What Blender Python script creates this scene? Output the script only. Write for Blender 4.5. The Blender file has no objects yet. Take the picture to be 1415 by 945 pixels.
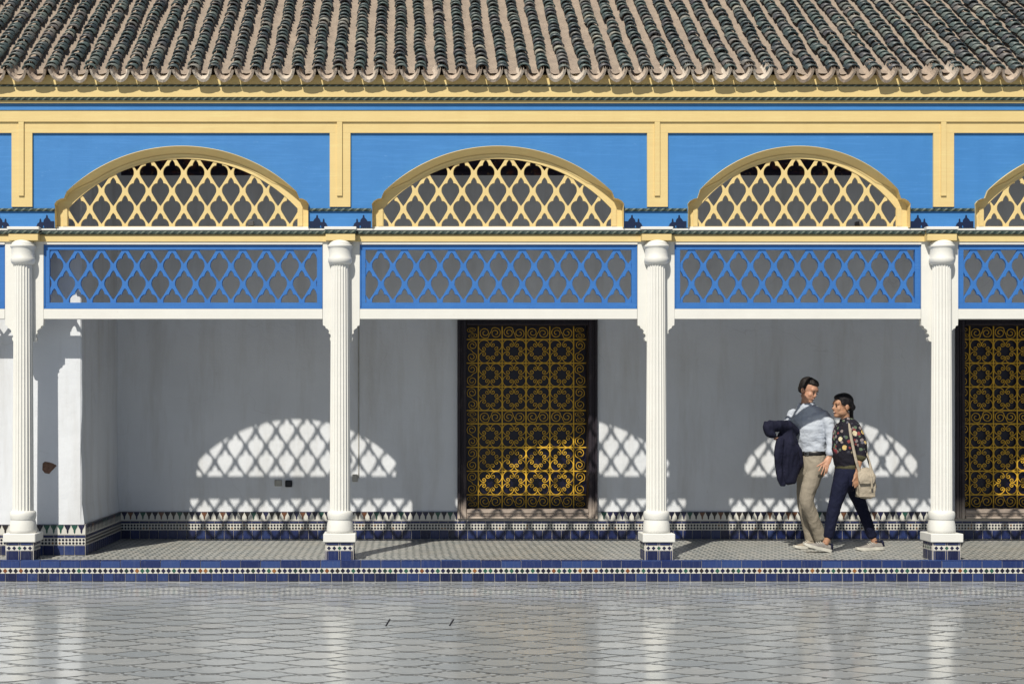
import bpy, bmesh, math, random
from mathutils import Vector, Matrix, noise
rnd = random.Random(7)
scene = bpy.context.scene
COL = scene.collection

# ------------------------------------------------------------------ camera, sky, sun, exposure
DIST, FOC, EYE = 14.67, 2054.0, 1.672       # metres to the facade plane (y=0), focal length in px of a 1415 wide frame
VPX, VPY = 558.0, 565.0                     # foot of the optical axis in that frame
cam = bpy.data.cameras.new('camera'); camo = bpy.data.objects.new('camera', cam); COL.objects.link(camo)
camo.location = (0, -DIST, EYE); camo.rotation_euler = (math.radians(90), 0, 0)
cam.sensor_width = 36; cam.lens = FOC / 1415 * 36
cam.shift_x = (707.5 - VPX) / 1415; cam.shift_y = (VPY - 472.5) / 1415
cam.clip_end = 2000; scene.camera = camo
SUN = Vector((.975, 2.2, -2.61)).normalized()
world = bpy.data.worlds.new('World'); scene.world = world; world.use_nodes = True
wn = world.node_tree.nodes; bg = wn['Background']
sky = wn.new('ShaderNodeTexSky'); sky.sky_type = 'NISHITA'; sky.sun_disc = False
sky.sun_elevation = math.asin(-SUN.z); sky.sun_rotation = math.atan2(-SUN.x, -SUN.y)
sky.air_density = 1.0; sky.dust_density = 1.0; sky.altitude = 450
world.node_tree.links.new(sky.outputs[0], bg.inputs[0]); bg.inputs[1].default_value = 0.052
sl = bpy.data.lights.new('sun', 'SUN'); sl.energy = 5.0; sl.angle = math.radians(.53); sl.color = (1, .943, .82)
so = bpy.data.objects.new('sun', sl); COL.objects.link(so); so.rotation_euler = SUN.to_track_quat('-Z', 'Y').to_euler()
vs = scene.view_settings; vs.view_transform = 'Standard'; vs.look = 'None'; vs.exposure = -0.01; vs.gamma = 1.0
vs.use_curve_mapping = False

def wx(px, Y=0.0): return (px - VPX) * (DIST + Y) / FOC
def wz(py, Y=0.0): return EYE - (py - VPY) * (DIST + Y) / FOC
def W(px, py, Y): return Vector((wx(px, Y), Y, wz(py, Y)))
FLOOR = 0.198; BACK = 2.2; JOG = 0.32; JOGX = -3.25; XL, XR = -8.2, 8.9

# ------------------------------------------------------------------ materials
def srgb(r, g, b):
    f = lambda c: (c / 255 / 12.92) if c <= 10 else ((c / 255 + .055) / 1.055) ** 2.4
    return (f(r), f(g), f(b), 1)
class NT:
    def __init__(s, name):
        s.m = bpy.data.materials.new(name); s.m.use_nodes = True; s.t = s.m.node_tree; s.n = s.t.nodes
        s.b = s.n['Principled BSDF']
    def add(s, typ, **kw):
        n = s.n.new(typ)
        for k, v in kw.items(): setattr(n, k, v)
        return n
    def link(s, a, b): s.t.links.new(a, b)
    def setin(s, sock, v):
        if hasattr(v, 'is_output'): s.link(v, sock)
        else: sock.default_value = v
    def math(s, op, a, b=None, c=None):
        n = s.add('ShaderNodeMath', operation=op); s.setin(n.inputs[0], a)
        if b is not None: s.setin(n.inputs[1], b)
        if c is not None: s.setin(n.inputs[2], c)
        return n.outputs[0]
    def coord(s, kind='Object', scale=(1, 1, 1)):
        if kind == 'World':
            o = s.add('ShaderNodeNewGeometry').outputs['Position']
        else: o = s.add('ShaderNodeTexCoord').outputs[kind]
        mp = s.add('ShaderNodeMapping'); mp.inputs['Scale'].default_value = scale; s.link(o, mp.inputs[0]); return mp.outputs[0]
    def noise(s, vec, scale, detail=4, rough=.55, dist=0):
        n = s.add('ShaderNodeTexNoise'); s.link(vec, n.inputs['Vector']); n.inputs['Scale'].default_value = scale
        n.inputs['Detail'].default_value = detail; n.inputs['Roughness'].default_value = rough; n.inputs['Distortion'].default_value = dist
        return n.outputs[0]
    def ramp(s, fac, stops, interp='LINEAR'):
        n = s.add('ShaderNodeValToRGB'); s.link(fac, n.inputs[0]); cr = n.color_ramp; cr.interpolation = interp
        while len(cr.elements) < len(stops): cr.elements.new(.5)
        for e, (p, c) in zip(cr.elements, stops):
            e.position = p; e.color = c if hasattr(c, '__len__') else (c, c, c, 1)
        return n.outputs[0]
    def mix(s, fac, a, b, mode='MIX'):
        n = s.add('ShaderNodeMix', data_type='RGBA', blend_type=mode); s.setin(n.inputs[0], fac)
        s.setin(n.inputs[6], a); s.setin(n.inputs[7], b); return n.outputs[2]
    def bump(s, h, strength=.3, dist=.01):
        n = s.add('ShaderNodeBump'); n.inputs['Strength'].default_value = strength; n.inputs['Distance'].default_value = dist
        s.link(h, n.inputs['Height']); s.link(n.outputs[0], s.b.inputs['Normal'])
    def fin(s, col=None, rough=None, spec=.5, metal=0):
        if col is not None: s.setin(s.b.inputs['Base Color'], col)
        if rough is not None: s.setin(s.b.inputs['Roughness'], rough)
        s.b.inputs['Specular IOR Level'].default_value = spec; s.b.inputs['Metallic'].default_value = metal
        return s.m

def painted(name, col, dark, rough=.6, grime=.35, bump=.25, scale=3.0, spec=.3, flecks=None):
    t = NT(name); p = t.coord('World')
    a = t.noise(p, scale, 5, .6); st = t.noise(t.coord('World', (3, 3, .35)), 2.2, 5, .65)
    f = t.math('MULTIPLY', t.ramp(st, [(.48, 0), (.8, 1)]), grime)
    c = t.mix(f, t.mix(t.ramp(a, [(.3, 0), (.75, .5)]), col, dark), dark)
    br = t.noise(t.coord('World', (1.2, 1.2, 26)), 1.6, 5, .7); c = t.mix(t.math('MULTIPLY', t.ramp(br, [(.50, 0), (.78, 1)]), grime * .8), c, tuple(min(.8, q * 1.35 + .02) for q in col[:3]) + (1,))
    if flecks is not None:
        v = t.ramp(t.noise(t.coord('World', (.35, .35, 1.6)), 38, 4, .65), [(.66, 0), (.72, 1)]); c = t.mix(t.math('MULTIPLY', v, .55), c, flecks)
    hh = t.math('ADD', t.noise(p, 9, 6, .6), t.math('MULTIPLY', t.noise(p, 90, 3, .6), .25))
    t.bump(hh, bump, .012)
    return t.fin(c, rough, spec)
M = {}
M['white'] = painted('white_plaster', (.70, .695, .665, 1), (.62, .615, .59, 1), .7, .35, .22, 2.4)
M['white_paint'] = painted('white_paint', (.72, .717, .69, 1), (.64, .635, .61, 1), .5, .25, .15, 4, flecks=(.5, .47, .41, 1))
M['yellow'] = painted('yellow_paint', (.70, .54, .255, 1), (.63, .475, .21, 1), .55, .4, .2, 3, flecks=(.76, .6, .3, 1))
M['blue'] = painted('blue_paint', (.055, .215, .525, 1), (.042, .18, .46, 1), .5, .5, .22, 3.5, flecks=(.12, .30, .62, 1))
M['navy'] = painted('cutout_dark_paint', (.004, .014, .055, 1), (.003, .010, .04, 1), .6, .2, .1)  # darkness inside the carved cut-outs, put in as colour
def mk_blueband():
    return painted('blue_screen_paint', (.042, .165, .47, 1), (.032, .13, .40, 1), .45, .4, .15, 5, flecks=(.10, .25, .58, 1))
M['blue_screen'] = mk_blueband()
def mk_backwall():
    t = NT('old_white_plaster'); p = t.coord('World')
    a = t.noise(p, 1.3, 6, .6); st = t.noise(t.coord('World', (2.2, 2.2, .3)), 1.7, 6, .65); f2 = t.noise(p, 6, 8, .7)
    c = t.mix(t.ramp(a, [(.35, 0), (.7, .6)]), (.69, .715, .765, 1), (.60, .622, .668, 1))
    c = t.mix(t.math('MULTIPLY', t.ramp(st, [(.47, 0), (.72, 1)]), .5), c, (.46, .45, .435, 1))
    c = t.mix(t.math('MULTIPLY', t.ramp(f2, [(.66, 0), (.75, 1)]), .3), c, (.45, .41, .37, 1))
    vc = t.add('ShaderNodeTexVoronoi', feature='DISTANCE_TO_EDGE'); vc.inputs['Scale'].default_value = 1.1; nv = t.add('ShaderNodeTexNoise'); nv.inputs['Scale'].default_value = 3; t.link(p, nv.inputs['Vector'])
    mv = t.add('ShaderNodeVectorMath', operation='MULTIPLY_ADD'); t.link(nv.outputs['Color'], mv.inputs[0]); mv.inputs[1].default_value = (.5, .5, .5); t.link(p, mv.inputs[2]); t.link(mv.outputs[0], vc.inputs['Vector'])
    crk = t.math('MULTIPLY', t.math('LESS_THAN', vc.outputs['Distance'], .004), t.ramp(a, [(.5, 0), (.6, 1)]))
    c = t.mix(t.math('MULTIPLY', crk, .14), c, (.25, .24, .23, 1))
    t.bump(t.math('ADD', t.noise(p, 2.2, 5, .55), t.math('MULTIPLY', t.noise(p, 40, 4, .6), .06)), .35, .05)
    return t.fin(c, .75, .25)
M['back'] = mk_backwall()
def mk_rope():
    t = NT('green_rope_moulding'); p = t.coord('World'); s = t.add('ShaderNodeSeparateXYZ'); t.link(p, s.inputs[0])
    w = t.math('FRACT', t.math('ADD', t.math('MULTIPLY', s.outputs[0], 14.0), t.math('MULTIPLY', s.outputs[2], -16.0)))
    c = t.mix(t.ramp(w, [(.0, 0), (.30, 0), (.42, 1), (.60, 1), (.72, 0)]), (.022, .042, .038, 1), (.15, .18, .145, 1))
    h = t.math('PINGPONG', w, .5); t.bump(h, .8, .02)
    return t.fin(c, .4, .5)
M['rope'] = mk_rope()
def glaze(name, stops, rough=.16, island=False, chip=(.55, .53, .48, 1), chipamt=.735, spec=.5, interp='LINEAR'):
    t = NT(name); p = t.coord('World')
    if island: r = t.add('ShaderNodeNewGeometry').outputs['Random Per Island']
    else: r = t.add('ShaderNodeObjectInfo').outputs['Random']
    c = t.ramp(r, stops, interp)
    n = t.noise(p, 28, 5, .65); w = t.noise(t.coord('World', (40, 40, 6)), 1, 4, .6)
    c = t.mix(t.math('MULTIPLY', t.ramp(w, [(.5, 0), (.8, 1)]), .22), c, (.16, .19, .28, 1)) if not island else c
    c = t.mix(t.ramp(n, [(chipamt, 0), (chipamt + .03, 1)]), c, chip)
    t.bump(t.noise(p, 22, 3, .5), .18, .006)
    rg = t.math('ADD', t.math('MULTIPLY', n, .35), rough)
    return t.fin(c, rg, spec)
M['blue_tile'] = glaze('cobalt_tile', [(0, (.006, .009, .042, 1)), (.35, (.009, .015, .072, 1)), (.8, (.013, .025, .108, 1)), (1, (.024, .045, .15, 1))])
M['step_tile'] = glaze('step_edge_tile', [(0, (.010, .020, .090, 1)), (.5, (.015, .033, .138, 1)), (1, (.030, .062, .195, 1))], chipamt=.72)
M['dark_tile'] = glaze('dark_mosaic', [(0, (.006, .006, .02, 1)), (.30, (.010, .011, .045, 1)), (.58, (.012, .03, .028, 1)), (.74, (.02, .085, .06, 1)),
                                       (.84, (.025, .018, .02, 1)), (.90, (.17, .055, .018, 1)), (.96, (.24, .10, .03, 1))], island=True, chipamt=.78, interp='CONSTANT')
M['drop_tile'] = glaze('pointed_mosaic', [(0, (.006, .006, .022, 1)), (.40, (.012, .012, .05, 1)), (.62, (.02, .016, .016, 1)), (.75, (.016, .075, .055, 1)),
                                       (.88, (.13, .055, .028, 1))], chipamt=.78, interp='CONSTANT')
M['check_tile'] = glaze('check_mosaic', [(0, (.006, .006, .02, 1)), (.86, (.02, .03, .02, 1)), (.93, (.14, .07, .03, 1))], island=True, chipamt=.8, interp='CONSTANT')
M['white_tile'] = glaze('white_mosaic', [(0, (.58, .57, .53, 1)), (1, (.65, .635, .59, 1))], rough=.25, chip=(.4, .37, .32, 1), chipamt=.72, island=True)
M['grout_dark'] = painted('dark_grout', (.26, .255, .26, 1), (.16, .16, .17, 1), .9, .6, .3, 12)
M['grout'] = painted('grout', (.50, .47, .43, 1), (.34, .32, .30, 1), .9, .6, .3, 12)
def rooftile(name, island):
    t = NT(name); p = t.coord('World')
    r = t.add('ShaderNodeNewGeometry').outputs['Random Per Island'] if island else t.add('ShaderNodeObjectInfo').outputs['Random']
    c = t.ramp(r, [(0, (.030, .040, .052, 1)), (.22, (.052, .074, .082, 1)), (.45, (.082, .115, .114, 1)), (.62, (.066, .064, .078, 1)), (.80, (.125, .155, .146, 1)), (.93, (.13, .12, .122, 1)), (1, (.29, .29, .25, 1))])
    n = t.noise(p, 30, 6, .7)
    c = t.mix(t.ramp(n, [(.54, 0), (.74, .55)]), c, (.19, .175, .145, 1))
    c = t.mix(t.ramp(t.noise(p, 60, 4, .6), [(.66, 0), (.70, .85)]), c, (.44, .39, .31, 1))
    t.bump(n, .4, .008)
    return t.fin(c, t.math('ADD', t.math('MULTIPLY', n, .5), .18), .45)
M['roof'] = rooftile('green_glazed_roof_tile', False); M['roof_far'] = rooftile('green_glazed_roof_tile_far', True)
def mk_mortar():
    t = NT('roof_mortar'); p = t.coord('World')
    a = t.noise(p, 7, 8, .7); b = t.noise(p, 45, 5, .7)
    c = t.mix(t.ramp(a, [(.3, 0), (.7, 1)]), (.40, .325, .265, 1), (.28, .23, .195, 1))
    c = t.mix(t.ramp(b, [(.60, 0), (.70, .85)]), c, (.09, .065, .05, 1))
    c = t.mix(t.ramp(t.noise(p, 70, 3, .6), [(.66, 0), (.72, .8)]), c, (.50, .43, .34, 1))
    t.bump(t.math('ADD', a, t.math('MULTIPLY', b, .5)), .8, .03)
    return t.fin(c, .95, .1)
M['mortar'] = mk_mortar()
def mk_pan():
    t = NT('pale_terracotta'); p = t.coord('World'); r = t.add('ShaderNodeObjectInfo').outputs['Random']
    c = t.ramp(r, [(0, (.42, .335, .27, 1)), (.5, (.52, .43, .355, 1)), (1, (.60, .53, .455, 1))])
    c = t.mix(t.ramp(t.noise(p, 35, 6, .7), [(.55, 0), (.68, .8)]), c, (.20, .15, .12, 1)); t.bump(t.noise(p, 50, 5, .7), .6, .01)
    return t.fin(c, .9, .15)
M['pan'] = mk_pan()
def mk_wood():
    t = NT('old_dark_wood'); p = t.coord('World', (1, 1, 1)); s = t.add('ShaderNodeSeparateXYZ'); t.link(p, s.inputs[0])
    n = t.noise(t.coord('World', (30, 30, 2.5)), 1, 6, .65); n2 = t.noise(p, 5, 6, .7)
    c = t.mix(t.ramp(n, [(.35, 0), (.7, 1)]), (.014, .011, .019, 1), (.030, .022, .030, 1))
    c = t.mix(t.ramp(n2, [(.55, 0), (.72, .7)]), c, (.075, .058, .062, 1))
    hgt = t.math('SUBTRACT', 1.0, t.ramp(t.math('MULTIPLY', s.outputs[2], .5), [(.23, 0), (.34, 1)]))   # worn bare near the sill
    c = t.mix(t.math('MULTIPLY', hgt, t.ramp(n2, [(.30, .5), (.6, 1)])), c, (.50, .42, .36, 1))
    t.bump(n, .4, .006); return t.fin(c, .55, .35)
M['wood'] = mk_wood()
def mk_ceil():
    t = NT('painted_ceiling_wood'); p = t.coord('World')
    v = t.add('ShaderNodeTexVoronoi'); t.link(p, v.inputs['Vector']); v.inputs['Scale'].default_value = 9
    c = t.mix(t.ramp(v.outputs['Distance'], [(.2, 0), (.45, 1)]), (.10, .035, .03, 1), (.022, .016, .035, 1))
    c = t.mix(t.ramp(t.noise(p, 22, 3, .5), [(.6, 0), (.66, .7)]), c, (.16, .10, .06, 1))
    return t.fin(c, .6, .3)
M['ceil'] = mk_ceil()
def simple(name, col, rough=.5, spec=.4, metal=0, var=.25, scale=12, bump=.1, bscale=60):
    t = NT(name); p = t.coord('World'); n = t.noise(p, scale, 5, .6)
    c = t.mix(t.ramp(n, [(.3, 0), (.7, 1)]), col, tuple(x * (1 - var) for x in col[:3]) + (1,))
    if bump: t.bump(t.noise(p, bscale, 4, .6), bump, .006)
    return t.fin(c, rough, spec, metal)
M['gold'] = simple('gilded_iron', (.78, .47, .045, 1), .42, .25, 0, .4, 25, .2)
M['void'] = simple('dark_void', (.005, .005, .026, 1), .35, .4, 0, .4, 6)  # near-black colour for the unlit depth behind the grilles
M['black'] = simple('black_plastic', (.012, .012, .018, 1), .4)
M['grey_plastic'] = simple('grey_plastic', (.42, .41, .38, 1), .5)
M['lamp_grey'] = simple('lamp_grey', (.12, .115, .115, 1), .5)
M['patch'] = simple('bare_render', (.20, .12, .09, 1), .95, .1, 0, .5, 40, .6, 40)
def mk_gallery_floor():
    t = NT('gallery_zellij'); p = t.coord('World'); s = t.add('ShaderNodeSeparateXYZ'); t.link(p, s.inputs[0])
    P = .0735
    u = t.math('DIVIDE', s.outputs[0], P); v = t.math('DIVIDE', s.outputs[1], P * 1.0)
    row = t.math('FLOOR', v); off = t.math('MULTIPLY', t.math('MODULO', row, 2.0), .22)
    fu = t.math('ABSOLUTE', t.math('SUBTRACT', t.math('FRACT', t.math('ADD', u, off)), .5))
    fv = t.math('ABSOLUTE', t.math('SUBTRACT', t.math('FRACT', v), .5))
    dots = t.math('LESS_THAN', t.math('ADD', fu, t.math('MULTIPLY', fv, .42)), .225)
    gr = t.math('MAXIMUM', t.math('GREATER_THAN', fv, .46), t.math('GREATER_THAN', fu, .47))
    wn_ = t.add('ShaderNodeTexWhiteNoise', noise_dimensions='2D'); cb = t.add('ShaderNodeCombineXYZ')
    t.link(t.math('FLOOR', t.math('ADD', t.math('ADD', u, off), .5)), cb.inputs[0]); t.link(row, cb.inputs[1]); t.link(cb.outputs[0], wn_.inputs[0])
    lt = t.ramp(wn_.outputs[0], [(0, (.30, .312, .305, 1)), (.6, (.375, .38, .365, 1)), (1, (.42, .405, .375, 1))])
    dk = t.ramp(wn_.outputs[0], [(0, (.055, .07, .07, 1)), (1, (.13, .14, .13, 1))])
    c = t.mix(dots, lt, dk); c = t.mix(t.math('MULTIPLY', gr, .5), c, (.2, .19, .17, 1))
    c = t.mix(t.ramp(t.noise(p, 1.6, 5, .6), [(.45, 0), (.75, .35)]), c, (.30, .28, .24, 1))
    t.bump(t.noise(p, 30, 3, .5), .15, .006)
    return t.fin(c, .38, .4)
M['gfloor'] = mk_gallery_floor()
def mk_marble(name, island):
    t = NT(name); p = t.coord('World'); g = t.add('ShaderNodeNewGeometry')
    r = g.outputs['Random Per Island'] if island else t.add('ShaderNodeObjectInfo').outputs['Random']
    c = t.ramp(r, [(0, (.335, .365, .39, 1)), (.4, (.39, .415, .435, 1)), (.75, (.415, .435, .445, 1)), (1, (.455, .46, .455, 1))])
    n = t.noise(t.coord('World', (1, 2, 1)), 5, 8, .65, 1.5); c = t.mix(t.ramp(n, [(.35, 0), (.7, .5)]), c, (.32, .34, .355, 1))
    c = t.mix(t.ramp(t.noise(p, .7, 4, .5), [(.4, 0), (.7, .3)]), c, (.36, .37, .37, 1))
    t.bump(t.noise(p, 9, 3, .5), .06, .004)
    return t.fin(c, t.math('ADD', t.math('MULTIPLY', t.noise(p, 3, 4, .6), .20), .04), .42)
M['marble'] = mk_marble('grey_marble', False); M['marble_far'] = mk_marble('grey_marble_far', True)
M['strap'] = simple('pale_strap_mosaic', (.42, .44, .455, 1), .3, .35, 0, .2, 20, .1, 30)
M['dash'] = simple('charcoal_strap_tile', (.22, .227, .235, 1), .4, .4, 0, .4, 9, .1)
M['earth'] = simple('courtyard_bed', (.20, .20, .195, 1), .4, .3, 0, .25, 3)

# ------------------------------------------------------------------ object helpers
def tag(o, label=None, cat=None, group=None, kind=None):
    if label: o['label'] = label
    if cat: o['category'] = cat
    if group: o['group'] = group
    if kind: o['kind'] = kind
    return o
def link(name, mesh, parent=None, loc=(0, 0, 0), rot=(0, 0, 0), scale=None):
    o = bpy.data.objects.new(name, mesh); COL.objects.link(o); o.location = loc; o.rotation_euler = rot
    if scale: o.scale = scale
    if parent: o.parent = parent
    return o
def empty(name, loc=(0, 0, 0), parent=None):
    o = link(name, None, parent, loc); o.empty_display_size = .2; return o
def done(bm, name, mat, smooth=False, recalc=True):
    if recalc: bmesh.ops.recalc_face_normals(bm, faces=bm.faces[:])
    me = bpy.data.meshes.new(name); bm.to_mesh(me); bm.free(); me.materials.append(mat)
    if smooth:
        for p in me.polygons: p.use_smooth = True
    return me
def obj(name, bm, mat, parent=None, smooth=False, recalc=True, loc=(0, 0, 0)):
    return link(name, done(bm, name, mat, smooth, recalc), parent, loc)
def box(bm, x0, x1, y0, y1, z0, z1, bev=0):
    v = [bm.verts.new(c) for c in ((x0, y0, z0), (x1, y0, z0), (x1, y1, z0), (x0, y1, z0), (x0, y0, z1), (x1, y0, z1), (x1, y1, z1), (x0, y1, z1))]
    fs = [bm.faces.new([v[i] for i in q]) for q in ((0, 1, 5, 4), (1, 2, 6, 5), (2, 3, 7, 6), (3, 0, 4, 7), (4, 5, 6, 7), (3, 2, 1, 0))]
    if bev:
        es = {e for f in fs for e in f.edges}
        bmesh.ops.bevel(bm, geom=list(es), offset=bev, segments=1, affect='EDGES', profile=.5)
    return bm
def bx(*a, bev=0): return box(bmesh.new(), *a, bev=bev)
def prism(bm, pts, y0, y1):
    """polygon given in x,z, from y0 (front) to y1"""
    f = [bm.verts.new((x, y0, z)) for x, z in pts]; b = [bm.verts.new((x, y1, z)) for x, z in pts]; n = len(pts)
    ff = bm.faces.new(f); fb = bm.faces.new(b[::-1]); ff.normal_update(); fb.normal_update()
    for i in range(n): bm.faces.new((f[i], b[i], b[(i + 1) % n], f[(i + 1) % n]))
    bmesh.ops.triangulate(bm, faces=[ff, fb], ngon_method='EAR_CLIP'); return bm
def lathe(bm, prof, cx, cy, n=32, flute=None):
    rings = []
    for k, (r, z) in enumerate(prof):
        ring = []
        for i in range(n):
            a = 2 * math.pi * i / n
            rr = r * (flute(i) if flute else 1); ring.append(bm.verts.new((cx + rr * math.cos(a), cy + rr * math.sin(a), z)))
        rings.append(ring)
    for a, b in zip(rings, rings[1:]):
        for i in range(n): bm.faces.new((a[i], a[(i + 1) % n], b[(i + 1) % n], b[i]))
    bm.faces.new(rings[-1]); bm.faces.new(rings[0][::-1]); return bm
def rope(bm, x0, x1, y, z, r, n=8):
    a = [bm.verts.new((x0, y + r * math.cos(2 * math.pi * i / n), z + r * math.sin(2 * math.pi * i / n))) for i in range(n)]
    b = [bm.verts.new((x1, y + r * math.cos(2 * math.pi * i / n), z + r * math.sin(2 * math.pi * i / n))) for i in range(n)]
    for i in range(n): bm.faces.new((a[i], a[(i + 1) % n], b[(i + 1) % n], b[i]))
    bm.faces.new(a[::-1]); bm.faces.new(b); return bm

# ------------------------------------------------------------------ ground and courtyard
g = bmesh.new(); v = [g.verts.new(c) for c in ((-300, -300, -.03), (300, -300, -.03), (300, 300, -.03), (-300, 300, -.03))]; g.faces.new(v)
tag(obj('ground', g, M['earth']), kind='structure')
KY = -.245                                           # front of the step
court = bx(-14, 14, -22, KY + .12, -.029, -.004)
court = tag(obj('courtyard_floor', court, M['strap']), kind='structure')
TL, TH = .60, .150
def warp(x, y): return x + .05 * math.sin(1.1 * y + .7 * x) + .025 * math.sin(3.1 * y - x), y + .028 * math.sin(.9 * x + .5 * y) + .012 * math.sin(2.7 * x)                                   # lens tile length, half height
def wave(k, u): return k * TH + (1 if k % 2 == 0 else -1) * TH / 2 * math.cos(2 * math.pi * u / TL)
def lens_pts(inset=.026, n=9):
    pts = []
    us = [-TL / 2 + inset * 2.4 + (TL - inset * 4.8) * i / (n - 1) for i in range(n)]
    hi = [max(.0015, TH * .5 + TH / 2 * math.cos(2 * math.pi * u / TL) - inset * (.55 + .45 * abs(math.cos(math.pi * u / TL)))) for u in us]
    return [(u, -h) for u, h in zip(us, hi)] + [(u, h) for u, h in zip(us[::-1], hi[::-1])]
LP = lens_pts()
def lens(bm, cx=0, cy=0, z=0, tx=0, ty=0):
    bm.faces.new([bm.verts.new((cx + a, cy + b, z + a * tx + b * ty)) for a, b in LP])
lm = bmesh.new(); lens(lm); lens_mesh = done(lm, 'floor_tile', M['marble'], recalc=False)
cand = []
for j in range(-70, 1):
    for i in range(-14, 16):
        cx = i * TL + (TL / 2 if j % 2 else 0); cy = KY - .10 + j * TH
        dcam = math.hypot(cx, cy + DIST); px = VPX + cx * FOC / (DIST + cy); py = VPY + EYE * FOC / (DIST + cy)
        cand.append((not (-20 < px < 1435 and py < 950), dcam, cx, cy))
cand.sort()
far = bmesh.new(); n_tile = 0
for outv, dcam, cx, cy in cand:
    cx, cy = warp(cx, cy); cy = min(cy, KY - .08); tx, ty = rnd.gauss(0, .0022), rnd.gauss(0, .0045)
    if not outv and n_tile < 300:
        link('floor_tile', lens_mesh, court, (cx, cy, -.0012), (math.atan(ty), -math.atan(tx), 0)); n_tile += 1
    else: lens(far, cx, cy, -.0012, tx, ty)
tag(obj('floor_tiles', far, M['marble_far'], court, recalc=False), kind='stuff')
db = bmesh.new()
for k in range(-69, 1):
    y0 = KY - .10 + TH * .5
    steps = int(15 / .058)
    for q in range(-steps // 2, steps // 2):
        u = q * .058 + (.029 if k % 2 else 0); vv = wave(k, u); du = .002
        sl_ = (wave(k, u + du) - wave(k, u - du)) / (2 * du); d = Vector((1, sl_)).normalized(); nn = Vector((-d.y, d.x))
        if rnd.random() < .14: continue
        L_, w_ = rnd.uniform(.010, .016), rnd.uniform(.009, .014); c = Vector(warp(u + TL / 2, y0 + vv - TH))
        if c.y > KY - .02: continue
        P_ = [c - d * L_ - nn * w_, c + d * L_ - nn * w_, c + d * L_ + nn * w_, c - d * L_ + nn * w_]
        db.faces.new([db.verts.new((p.x, p.y, -.0018)) for p in P_])
tag(obj('strap_tiles', db, M['dash'], court, recalc=False), kind='stuff')

# gallery floor and its tiled step
gf = bx(XL, XR, KY + .09, BACK + .05, .0, FLOOR); tag(obj('gallery_floor', gf, M['gfloor']), kind='structure')
step = tag(obj('step', bx(XL, XR, KY + .006, KY + .088, -.01, FLOOR - .004), M['grout_dark']), kind='structure')
zt = lambda py: wz(py, KY)
def tilemesh(name, w, h, d, mat, bev=.003): return done(bx(-w / 2, w / 2, -d, 0, 0, h, bev=bev), name, mat)
big = tilemesh('step_tile', .190, .064, .008, M['step_tile']); small = tilemesh('tile', .1015, .071, .008, M['blue_tile'])
top = done(bx(-.095, .095, 0, .084, 0, .008, bev=.003), 'edge_tile', M['step_tile'])
x = XL + .1
while x < XR - .1:
    link('step_tile', big, step, (x, KY + .006 + rnd.uniform(-.0015, .0015), FLOOR - .066), (rnd.gauss(0, .008), 0, rnd.gauss(0, .006)))
    link('edge_tile', top, step, (x, KY + .004, FLOOR - .004 + rnd.uniform(0, .002)), (rnd.gauss(0, .004), rnd.gauss(0, .003), 0)); x += .1945
x = XL + .06
while x < XR - .06:
    link('tile', small, step, (x, KY + .006 + rnd.uniform(-.002, .002), .003), (rnd.gauss(0, .01), 0, rnd.gauss(0, .01)), (rnd.uniform(.95, 1.0), 1, 1)); x += .1055
wb = bmesh.new(); dm = bmesh.new(); x = XL + .03; i = 0
box(wb, XL, XR, KY + .001, KY + .0075, .078, .130)
def diamond(bm, cx, y, cz, r, rx=None):
    rx = rx or r; f = [bm.verts.new((cx + a, y, cz + b)) for a, b in ((-rx, 0), (0, -r), (rx, 0), (0, r))]; bm.faces.new(f)
while x < XR - .03:
    diamond(dm, x, KY - .0015, .104 + rnd.uniform(-.001, .001), 0.0245, .0235); x += .0512
sw = tag(obj('white_mosaic_band', wb, M['white_tile'], step), kind='stuff'); tag(obj('mosaic_diamonds', dm, M['dark_tile'], step, recalc=False), kind='stuff')

# ------------------------------------------------------------------ the building
bld = tag(empty('gallery_building', (0, 0, 0)), 'long arcaded palace gallery with blue and yellow painted facade and tiled roof', 'building')
CX = [-405, 32, 470, 907, 1301, 1716]                 # column axes (px)
COLY = -.036
# openings per bay: screen panel x-range, arch shoulders, arch opening, lattice phases
BAYS = [dict(p=(-379, 7), s=(-358, -12), ph=-366.0, aph=-330.0),
        dict(p=(60, 446), s=(78, 426.5), ph=107.0, aph=107.0),
        dict(p=(497, 881), s=(514.5, 860.5), ph=526.5, aph=606.3),
        dict(p=(932, 1273), s=(949.5, 1254.5), ph=956.4, aph=970.8),
        dict(p=(1324, 1692), s=(1345, 1676), ph=1346.7, aph=1359.0)]
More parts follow.
